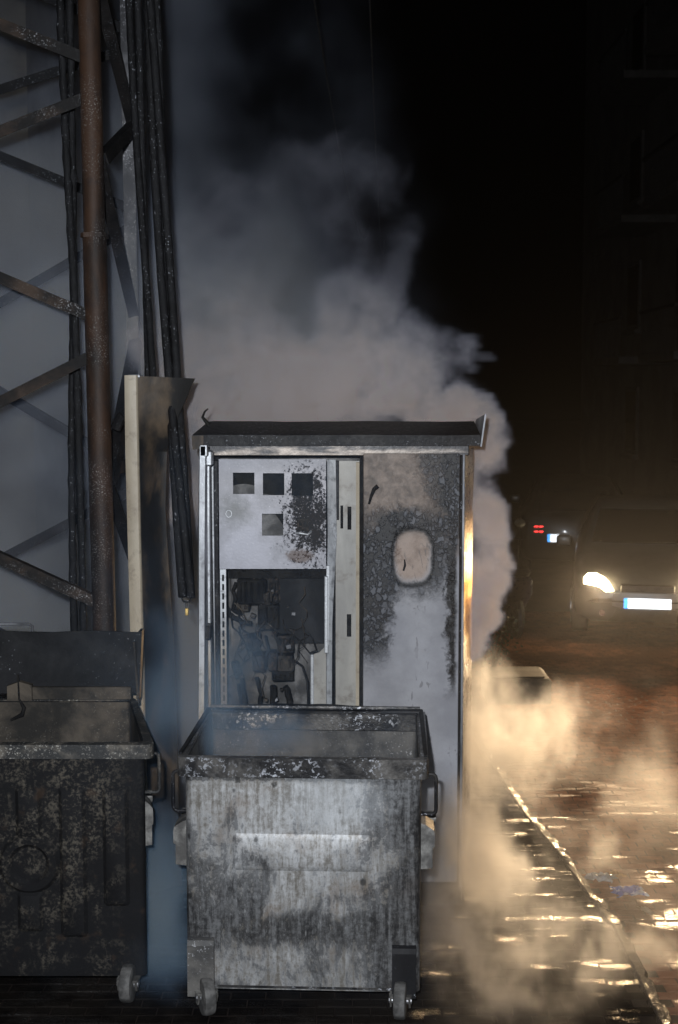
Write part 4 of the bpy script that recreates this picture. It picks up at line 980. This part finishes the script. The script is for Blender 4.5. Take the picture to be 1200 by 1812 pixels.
    for y0_, sg, w_, h_, zc_ in ((-.065, -1, .26, .057, .46), (4.07, 1, rpw, .057, .62)):
        def pl_(nm, x0_, x1_, m_):
            bm = BM(); c0 = Vector((rpx if sg > 0 else 0, y0_, zc_)); up = Vector((0, math.sin(tl)*-sg*-1*-1, math.cos(tl)))
            up = Vector((0, -sg*math.sin(tl), math.cos(tl))); nn = Vector((0, sg*math.cos(tl), math.sin(tl)))
            q = [c0 + Vector((x, 0, 0)) + up*z for x, z in ((x0_, -h_), (x1_, -h_), (x1_, h_), (x0_, h_))]
            loft(bm, [[p-nn*.004 for p in q], [p+nn*.004 for p in q]]); return ob(nm, bm, m_)
        if sg < 0: pl_('plate_band', -w_, -w_+.043, M['plate_blue']); pl_('number_plate', -w_+.0435, w_, M['plate_white'])
        else: pl_('plate_band', w_-.043, w_, M['plate_blue']); pl_('number_plate', -w_, w_-.0435, M['plate_white'])
    t.location = org; t.rotation_euler = (0, 0, yaw)
    return t
pc = W(1146, 1056, 15.25)
car('parked_car', 'silver hatchback with lit headlights and glaring white number plate', (pc.x, 15.25, ZR-0.0), rad(-11), M['car_silver_shaded'], True)
q = W(1004, 940, 20.5)
dc = car('parked_car', 'dark car parked tail-on in the gloom with red reflectors', (q.x, 20.5, ZR), 0.0, M['car_dark'], False, 0.33, .085)
dc.rotation_euler = (0, 0, math.pi - rad(9)); dc.location = (q.x+0.74, 24.4, ZR)

# ------------------------------------------------------------------ mopeds
def moped(name, label, loc, yaw):
    t = thing(name, label, 'moped', (0, 0, 0), None)
    def ob(nm, bm, m, smooth=False, par=None): return obj(nm, bm, M[m], par or t, smooth)
    for yy in (0.0, 1.18):
        bm = BM(); n, m2 = 24, 8; R_, r_ = .215, .045
        vs = [[bm.verts.new((r_*math.sin(2*math.pi*j/m2), yy+(R_+r_*math.cos(2*math.pi*j/m2))*math.cos(2*math.pi*i/n), .26+(R_+r_*math.cos(2*math.pi*j/m2))*math.sin(2*math.pi*i/n))) for j in range(m2)] for i in range(n)]
        skin(bm, vs+[vs[0]]); w = ob('wheel', bm, 'rubber_black', True)
        bm = BM(); disc_x(bm, yy, .26, .15, -.012, .012, 16); ob('rim', bm, 'steel', False, w)
    for s in (-1, 1):
        bm = BM(); tube(bm, [(s*.06, 0, .26), (s*.06, .10, .60), (s*.05, .17, .85)], .016, 8); ob('fork', bm, 'chrome', True)
        bm = BM(); tube(bm, [(0, .20, .98), (s*.18, .18, 1.02), (s*.33, .25, 1.0)], .012, 8); ob('handlebar', bm, 'chrome', True)
        bm = BM(); tube(bm, [(s*.24, .20, 1.0), (s*.30, .17, 1.13)], .005, 6)
        c = Vector((s*.32, .16, 1.19)); rr = [[(c.x+r*math.cos(2*math.pi*k/16), c.y+dy, c.z+r*.75*math.sin(2*math.pi*k/16)) for k in range(16)] for r, dy in ((.05, -.02), (.065, -.005), (.065, .01), (.05, .015))]
        loft(bm, rr); ob('mirror', bm, 'black_plastic', True)
    bm = BM(); rg = []
    for f in [k/8 for k in range(9)]:
        z = .38+.58*f; w = .20*(1-.45*abs(f-.45)); y = .12+.12*f
        rg.append([(w*math.cos(a), y+.10*math.sin(a)*-1 if math.sin(a) > 0 else y-.02*math.sin(a), z) for a in [2*math.pi*k/14 for k in range(14)]])
    loft(bm, rg); ob('leg_shield', bm, 'paint_blue', True)
    bm = BM(); loft(bm, [rrect(-.13, .13, .28, .62, .05, .27), rrect(-.14, .14, .26, .64, .05, .33)]); ob('footboard', bm, 'black_plastic')
    bm = BM(); loft(bm, [rrect(-.10, .10, .62, 1.25, .08, .34), rrect(-.15, .15, .58, 1.40, .10, .52), rrect(-.14, .14, .60, 1.45, .10, .68), rrect(-.11, .11, .64, 1.40, .08, .72)]); ob('rear_body', bm, 'paint_blue', True)
    bm = BM(); loft(bm, [rrect(-.12, .12, .62, 1.35, .08, .715), rrect(-.14, .14, .60, 1.38, .10, .76), rrect(-.12, .12, .64, 1.34, .09, .80)]); ob('seat', bm, 'black_plastic', True)
    bm = BM(); disc_y(bm, 0, .92, .07, .02, .12, 18); ob('headlamp', bm, 'lens', True)
    bm = BM(); rg = [[(x, .0+.30*math.cos(a), .26+.30*math.sin(a)) for x in (-.06, .06)] + [(x, .0+.285*math.cos(a), .26+.285*math.sin(a)) for x in (.06, -.06)] for a in [rad(20+14*k) for k in range(10)]]
    loft(bm, rg); ob('mudguard', bm, 'paint_blue', True)
    t.location = loc; t.rotation_euler = (0, 0, yaw); return t
g_ = G(912, 1122); moped('moped', 'dark blue moped half lost in smoke beyond the cabinet', (g_.x, g_.y-0.4, 0.0), rad(188)).location += Vector((-0.20, 1.3, 0))
mm = W(1199, 1074, 10.2)
moped('moped', 'moped at the roadside of which only one dark round mirror shows', (mm.x+0.36, 10.0, ZR), rad(-17))
# low concrete block
a0, a1 = G(862, 1246), G(972, 1240)
cb = thing('concrete_block', 'low concrete block lying in the steam behind the kerb', 'block', (a0.x, a0.y, 0))
bm = BM(); loft(bm, [rrect(a0.x, a1.x, a0.y, a0.y+0.55, 0.02, 0.0), rrect(a0.x, a1.x, a0.y, a0.y+0.55, 0.02, 0.20), rrect(a0.x+.02, a1.x-.02, a0.y+.02, a0.y+0.53, 0.02, 0.22)]); obj('slab', bm, M['conc'], cb, True)
bm = BM(); loft(bm, [rrect(a0.x+.05, a1.x-.05, a0.y+.06, a0.y+0.49, 0.02, 0.221), rrect(a0.x+.05, a1.x-.05, a0.y+.06, a0.y+0.49, 0.02, 0.235)]); obj('cover', bm, M['conc'], cb)
# scorched shrub
g_ = G(868, 1205); sh = thing('shrub', 'small scorched shrub on thin stems behind the smoking cabinet', 'shrub', (g_.x, g_.y, 0)); O = Vector((g_.x, g_.y, 0))
tips = []
for k in range(9):
    bm = BM(); a = random.uniform(0, 6.28); L = random.uniform(.35, .62); P = [O + Vector((0.02*math.cos(a), 0.02*math.sin(a), 0))]
    for j in range(1, 6): P.append(O + Vector((L*.42*j/5*math.cos(a+j*.1), L*.42*j/5*math.sin(a+j*.1), L*j/5*1.2)))
    tube(bm, P, [.010-.0014*j for j in range(6)], 6); obj('stem', bm, M['twig'], sh, True); tips += P[2:]
bm = BM()
for k in range(520):
    c = random.choice(tips) + Vector((random.gauss(0, .07), random.gauss(0, .07), random.gauss(0.03, .07))); c.z = max(c.z, .12)
    d = Vector((random.gauss(0, 1), random.gauss(0, 1), random.gauss(0, .6))).normalized(); s = d.cross(Vector((random.gauss(0, 1), random.gauss(0, 1), 1))).normalized()
    L, w = random.uniform(.03, .055), random.uniform(.010, .016)
    bm.faces.new([bm.verts.new(p) for p in (c, c+d*L*.5+s*w, c+d*L, c+d*L*.5-s*w)])
obj('foliage', bm, M['leaf'], sh)

# ------------------------------------------------------------------ litter
def scrap(name, label, cat, c, sx, sy, hgt, m_, seed, yaw=0.0):
    rnd = random.Random(seed); bm = BM(); n = 9; gr = []
    for i in range(n):
        row = []
        for j in range(n):
            u, v = i/(n-1)-.5, j/(n-1)-.5
            e = 1-max(abs(u), abs(v))*1.2
            row.append(bm.verts.new((u*sx*(1+.25*rnd.uniform(-1, 1)), v*sy*(1+.25*rnd.uniform(-1, 1)), max(0.004, hgt*e*rnd.uniform(.25, 1.1)))))
        gr.append(row)
    for i in range(n-1):
        for j in range(n-1): bm.faces.new((gr[i][j], gr[i+1][j], gr[i+1][j+1], gr[i][j+1]))
    bmesh.ops.solidify(bm, geom=list(bm.faces), thickness=0.0015)
    o = obj(name, bm, M[m_]); o.location = c; o.rotation_euler = (0, 0, yaw); tag(o, label, cat); return o
def RG(u, v): return G(u, v, ZR+0.004)
scrap('plastic_wrapper', 'crumpled blue and white plastic wrapper in the wet gutter', 'wrapper', RG(1112, 1582), .19, .14, .055, 'blue_wrap', 3, .2)
scrap('plastic_scrap', 'clear crumpled plastic scrap against the kerb', 'plastic scrap', RG(1062, 1556), .17, .11, .05, 'clear_wrap', 5, -.3)
scrap('dry_leaf', 'curled orange brown leaf beside the clear plastic', 'leaf', RG(1091, 1549), .065, .10, .03, 'tan_leaf', 8, .5)
scrap('paper_scrap', 'reddish brown paper scrap beneath the blue wrapper', 'paper', RG(1096, 1592), .12, .07, .012, 'red_wrap', 9, .1)
scrap('card_scrap', 'flat wet white card glaring on the road', 'card', RG(1145, 1612), .05, .12, .006, 'white_card', 12, .35)

# ------------------------------------------------------------------ houses at the back, wires
def house(name, label, x0, x1, y0, y1, h, wall_m, face, wins, sill=True, balc=(), tr='trim'):
    t = thing(name, label, 'building', ((x0+x1)/2, (y0+y1)/2, -0.1))
    def ob(nm, bm, m, par=None): return obj(nm, bm, M[m], par or t)
    bm = BM(); box(bm, x0, x1, y0, y1, -0.12, h); ob('wall', bm, wall_m)
    bm = BM(); box(bm, x0-.25, x1+.25, y0-.25, y1+.25, h, h+.25); ob('roof', bm, tr)
    for a, z, w, hh in wins:
        def panel(nm, m, lo, hi, ea, eb, par=None):
            bm = BM()
            if face == 'y': box(bm, a-w/2-ea, a+w/2+ea, y0-hi, y0-lo, z-eb, z+hh+eb)
            else: box(bm, x0-hi, x0-lo, a-w/2-ea, a+w/2+ea, z-eb, z+hh+eb)
            return ob(nm, bm, m, par)
        f = panel('window', tr, -.05, .06, .09, .09)
        panel('pane', 'glass_dark', .062, .07, -.02, -.02, f)
        bm = BM()
        if face == 'y': box(bm, a-w/2-.16, a+w/2+.16, y0-.16, y0-.005, z-.20, z-.10)
        else: box(bm, x0-.16, x0-.005, a-w/2-.16, a+w/2+.16, z-.20, z-.10)
        ob('sill', bm, tr, f)
    for a, z, w, d in balc:
        bm = BM(); box(bm, x0-d, x0+.05, a-w/2, a+w/2, z, z+.16); b2 = ob('balcony', bm, tr)
        bm = BM(); box(bm, x0-d, x0-d+.06, a-w/2, a+w/2, z+.98, z+1.04)
        for k in range(int(w/.14)): box(bm, x0-d+.02, x0-d+.04, a-w/2+.14*k, a-w/2+.14*k+.02, z+.16, z+.98)
        ob('railing', bm, 'brace_dark', b2)
house('apartment_building', 'pale plastered house wall behind the smoky lattice tower', -17, -3.9, 17.5, 26, 13.5, 'plaster', 'y', [(x, z, 1.0, 1.3) for x in (-5.0, -8.2, -11.4) for z in (1.2, 4.3, 7.4, 10.5)])
house('apartment_building', 'dim balconied apartment block across the street in the dark', 7.4, 16, 17, 42, 17, 'plaster_dark', 'x',
      [(y, z, 1.2, 1.5) for y in (19.5, 24.5, 29.5, 34.5) for z in (1.2, 4.3, 7.4, 10.5, 13.6)], balc=[(y, z, 3.0, 1.2) for y in (22, 27, 32) for z in (3.3, 6.4, 9.5, 12.6)], tr='trim_dark')
def wire(label, p, q, sag, r=0.006):
    bm = BM(); p, q = Vector(p), Vector(q)
    tube(bm, [p.lerp(q, k/24) - Vector((0, 0, sag*4*(k/24)*(1-k/24))) for k in range(25)], r, 6)
    tag(obj('overhead_wire', bm, M['char_matt'], smooth=True), label, 'wire', 'overhead wires')
wire('thin overhead wire crossing the night sky above the cabinet', (0.02, 4.0, 5.6), (1.3, 40, 7.0), 1.2)
wire('thin overhead wire sagging close to the smoke column', (-0.35, 4.0, 5.7), (0.9, 40, 7.4), 1.2)

# ------------------------------------------------------------------ smoke and steam (density grids made in geometry nodes)
def vol_mat(name, color, aniso, gain=1.0, absorb=None):
    m = bpy.data.materials.new(name); m.use_nodes = True; nt = m.node_tree; nt.nodes.clear()
    out = nt.nodes.new('ShaderNodeOutputMaterial'); vs = nt.nodes.new('ShaderNodeVolumeScatter')
    at = nt.nodes.new('ShaderNodeAttribute'); at.attribute_name = 'density'
    d = E(nt, at.outputs['Fac'])*gain
    put(nt, vs.inputs['Color'], color); put(nt, vs.inputs['Density'], d); vs.inputs['Anisotropy'].default_value = aniso
    if absorb:
        va = nt.nodes.new('ShaderNodeVolumeAbsorption'); put(nt, va.inputs['Density'], d); put(nt, va.inputs['Color'], absorb)
        ad = nt.nodes.new('ShaderNodeAddShader'); nt.links.new(vs.outputs[0], ad.inputs[0]); nt.links.new(va.outputs[0], ad.inputs[1])
        nt.links.new(ad.outputs[0], out.inputs['Volume'])
    else: nt.links.new(vs.outputs[0], out.inputs['Volume'])
    return m
def volume(name, label, cat, lo, hi, vox, fn, mat):
    g = bpy.data.node_groups.new(name + '_density', 'GeometryNodeTree')
    g.interface.new_socket('Geometry', in_out='INPUT', socket_type='NodeSocketGeometry')
    g.interface.new_socket('Geometry', in_out='OUTPUT', socket_type='NodeSocketGeometry')
    go = g.nodes.new('NodeGroupOutput'); vc = g.nodes.new('GeometryNodeVolumeCube'); sm = g.nodes.new('GeometryNodeSetMaterial')
    pos = E(g, g.nodes.new('GeometryNodeInputPosition').outputs[0])
    put(g, vc.inputs['Density'], fn(g, pos))
    vc.inputs['Background'].default_value = 0.0
    vc.inputs['Min'].default_value = lo; vc.inputs['Max'].default_value = hi
    for ax, i in (('X', 0), ('Y', 1), ('Z', 2)): vc.inputs['Resolution ' + ax].default_value = max(8, int((hi[i]-lo[i])/vox))
    sm.inputs['Material'].default_value = mat
    g.links.new(vc.outputs[0], sm.inputs[0]); g.links.new(sm.outputs[0], go.inputs[0])
    me = bpy.data.meshes.new(name); me.materials.append(mat); o = bpy.data.objects.new(name, me); COL.objects.link(o)
    md = o.modifiers.new('density', 'NODES'); md.node_group = g
    o['kind'] = 'stuff'; tag(o, label, cat); return o
def blob(nt, p, c, r):
    q = vm(nt, 'DIVIDE', vm(nt, 'SUBTRACT', p, tuple(c)), tuple(r))
    return 1.0 - vm(nt, 'LENGTH', q)
def blobs(nt, p, L):
    f = None
    for c, r in L:
        b = blob(nt, p, c, r); f = b if f is None else f.max(b)
    return f
def warp(nt, p, sc, amp, detail=2):
    n = noise(nt, p, sc, detail, 0.5, color=True)
    return vm(nt, 'ADD', p, vm(nt, 'SCALE', vm(nt, 'SUBTRACT', n, (0.5, 0.5, 0.5)), sc=amp))
def edge_box(nt, p, lo, hi, w):
    x, y, z = xyz(nt, p); f = None
    for a, i, useLo in ((x, 0, True), (y, 1, True), (z, 2, False)):
        g_ = sstep(nt, a, hi[i]-w, hi[i], 1, 0)
        if useLo: g_ = g_*sstep(nt, a, lo[i], lo[i]+w)
        f = g_ if f is None else f*g_
    return f
def cabinet_free(nt, p):
    """no smoke inside the cabinet's closed right half"""
    x, y, z = xyz(nt, p)
    ins = sstep(nt, x, 0.10, 0.13)*sstep(nt, x, 0.66, 0.69, 1, 0)*sstep(nt, y, 7.10, 7.14)*sstep(nt, y, 7.66, 7.70, 1, 0)*sstep(nt, z, 2.50, 2.55, 1, 0)
    return 1.0 - ins
PL_LO, PL_HI = (-1.6, 6.95, 0.3), (1.45, 9.5, 5.0)
HOLE = (W(515, 400, 8.5), (0.30, 1.2, 0.66))
HOLE2 = (W(430, 250, 8.6), (0.30, 1.0, 0.30))
def plume(nt, p):
    x, y, z = xyz(nt, p)
    pw = warp(nt, warp(nt, warp(nt, p, 1.3, 0.45), 4.0, 0.30, 4), 12.0, 0.06, 3)
    n = noise(nt, pw, 1.8, 4, 0.55)
    nf = noise(nt, vm(nt, 'MULTIPLY', pw, (1.0, 0.45, 1.0)), 6.0, 8, 0.70)
    L = []
    for u, v, Y, rx, ry, rz in ((850, 795, 7.95, .22, .28, .26), (805, 735, 8.0, .26, .4, .24), (775, 610, 8.1, .26, .35, .24), (690, 650, 8.15, .42, .5, .36), (590, 700, 8.2, .5, .5, .34),
                               (470, 670, 8.3, .5, .6, .45), (640, 560, 8.3, .40, .5, .42), (650, 440, 8.5, .34, .5, .5), (850, 930, 7.75, .15, .28, .36), (842, 1060, 7.75, .13, .26, .36),
                               (390, 440, 8.7, .42, .6, .6), (560, 330, 8.8, .6, .6, .35), (345, 620, 8.5, .45, .5, .5), (330, 820, 8.5, .4, .4, .5)):
        L.append((W(u, v, Y), (rx, ry, rz)))
    f = blobs(nt, pw, L)
    billow = f*1.25 + (n-0.5)*1.0 + (nf-0.5)*1.35
    hole = (sstep(nt, blob(nt, pw, *HOLE), 0.0, 0.5) + sstep(nt, blob(nt, pw, *HOLE2), 0.0, 0.5)*0.7).clamp()
    d = sstep(nt, billow, 0.12, 0.42)*(0.15 + 1.6*sstep(nt, nf + (n-0.5)*1.0, 0.38, 0.66))
    dense = d*sstep(nt, z + (n-0.5)*0.8, 2.4, 3.6, 1.0, 0.03)*(1.0-hole*0.92)*sstep(nt, z, 2.4, 3.2, 8.5, 5.0)
    return dense*edge_box(nt, p, PL_LO, PL_HI, 0.25)*cabinet_free(nt, p)
volume('smoke_plume', 'grey smoke billowing up from behind the burnt cabinet', 'smoke', PL_LO, PL_HI, 0.024, plume, vol_mat('smoke', (0.76, 0.80, 1.0), -0.2, 1.0, (0.985, 0.90, 0.84)))
BK_LO, BK_HI = (-5.4, 7.7, -0.05), (1.6, 13.4, 7.6)
def bankf(nt, p):
    x, y, z = xyz(nt, p)
    pw = warp(nt, warp(nt, p, 0.9, 0.6), 3.0, 0.25, 3)
    py_ = vm(nt, 'MULTIPLY', pw, (1.0, 0.3, 0.9))
    n = noise(nt, py_, 1.5, 6, 0.6); low = noise(nt, py_, 0.85, 5, 0.6)
    xb = 0.62 - (z-3.0)*0.16 + (n-0.5)*1.2
    hole = sstep(nt, blob(nt, pw, *HOLE), 0.0, 0.6)
    bank = sstep(nt, x - xb, -0.9, 0.12, 1, 0)*(sstep(nt, y + (n-0.5)*1.2, 7.7, 9.2) + 0.10)*sstep(nt, z + (x+1.5)*0.60 + (n-0.5)*1.4, 3.3, 5.3, 1.0, 0.17)*(1.0-hole*0.85)
    right_ = sstep(nt, x, -1.3, -0.6)
    lows = sstep(nt, low + (n-0.5)*0.7, 0.40, 0.66)*1.9 + 0.10 - right_*0.06
    return bank*lows*0.38*edge_box(nt, p, BK_LO, BK_HI, 0.5)
volume('smoke_bank', 'thin grey smoke hanging behind the lattice tower', 'smoke', BK_LO, BK_HI, 0.075, bankf, vol_mat('thin smoke', (0.66, 0.76, 1.0), -0.1))
GS_LO, GS_HI = (0.30, 5.0, -0.10), (2.5, 10.2, 1.7)
def steam(nt, p):
    x, y, z = xyz(nt, p)
    sp_ = vm(nt, 'MULTIPLY', p, (1.0, 0.8, 0.72))
    pw = warp(nt, warp(nt, p, 1.6, 0.40), 5.0, 0.26, 4)
    ps = warp(nt, warp(nt, sp_, 1.6, 0.40), 5.0, 0.26, 4)
    n = noise(nt, ps, 2.6, 5, 0.6); nf = noise(nt, ps, 8, 7, 0.68)
    L = []
    for u, v, Y, rx, ry, rz in ((850, 1330, 7.6, .36, .5, .42), (940, 1310, 8.5, .36, .5, .34), (880, 1230, 7.9, .26, .4, .3), (800, 1500, 6.75, .34, .4, .45), (860, 1520, 7.1, .34, .4, .36), (785, 1640, 6.3, .30, .35, .34),
                               (985, 1710, 6.3, .36, .3, .28), (880, 1770, 6.0, .44, .3, .24), (1130, 1690, 6.6, .28, .3, .18), (1060, 1500, 7.8, .24, .3, .2)):
        L.append((W(u, v, Y), (rx, ry, rz)))
    f = blobs(nt, pw, L)
    d = sstep(nt, f*1.15 + (n-0.5)*1.5 + (nf-0.5)*1.3, 0.05, 0.80)*(0.25 + 1.3*sstep(nt, nf + (n-0.5)*0.8, 0.38, 0.66))*2.4*sstep(nt, y, 7.1, 7.9, 1.25, 0.55)
    haze_ = sstep(nt, z, 0.0, 0.8, 1, 0)*sstep(nt, n, 0.44, 0.68)*0.42
    return (d + haze_)*edge_box(nt, p, GS_LO, GS_HI, 0.25)*cabinet_free(nt, p)*1.05
volume('ground_steam', 'pale steam curling over the wet pavement beside the dumpsters', 'steam', GS_LO, GS_HI, 0.025, steam, vol_mat('steam', (0.92, 0.95, 1.0), 0.55))
WS_LO, WS_HI = (-2.3, 5.75, -0.05), (0.55, 7.28, 2.6)
def wisps(nt, p):
    x, y, z = xyz(nt, p)
    pw = warp(nt, warp(nt, p, 1.4, 0.4), 4.5, 0.12)
    n = noise(nt, pw, 2.2, 5, 0.58)
    L = []
    for u, v, Y, rx, ry, rz in ((370, 1250, 6.7, .26, .3, .34), (330, 1180, 6.9, .2, .25, .4), (430, 1160, 7.0, .25, .2, .25), (280, 1600, 6.6, .25, .5, .6), (280, 1200, 6.95, .16, .2, .5), (470, 1310, 6.4, .35, .3, .15), (540, 1800, 6.2, .55, .3, .13), (270, 1720, 6.3, .24, .4, .32), (400, 1290, 6.5, .2, .3, .2)):
        L.append((W(u, v, Y), (rx, ry, rz)))
    f = blobs(nt, pw, L)
    d = sstep(nt, f*1.2 + (n-0.5)*1.5, 0.0, 0.9)*2.6
    base = sstep(nt, n, 0.40, 0.65)*sstep(nt, x, -1.5, -0.9)*0.10
    return (d + base)*edge_box(nt, p, WS_LO, WS_HI, 0.2)
volume('smoke_wisps', 'thin blue smoke drifting between the dumpsters and over the rim', 'smoke', WS_LO, WS_HI, 0.03, wisps, vol_mat('blue smoke', (0.42, 0.66, 1.0), 0.1))

# ------------------------------------------------------------------ the faint haze in the street
bm = BM(); box(bm, -72, 72, -22, 122, -1.2, 18.5)
hm = bpy.data.materials.new('haze air'); hm.use_nodes = True; hn = hm.node_tree; hn.nodes.clear()
ho = hn.nodes.new('ShaderNodeOutputMaterial'); hv = hn.nodes.new('ShaderNodeVolumePrincipled')
hv.inputs['Color'].default_value = (0.9, 0.9, 0.92, 1); hv.inputs['Density'].default_value = 0.0004; hv.inputs['Anisotropy'].default_value = 0.85
hn.links.new(hv.outputs[0], ho.inputs['Volume'])
hz = obj('haze', bm, hm, kind='stuff'); tag(hz, 'faint smoky haze filling the dark street', 'haze')
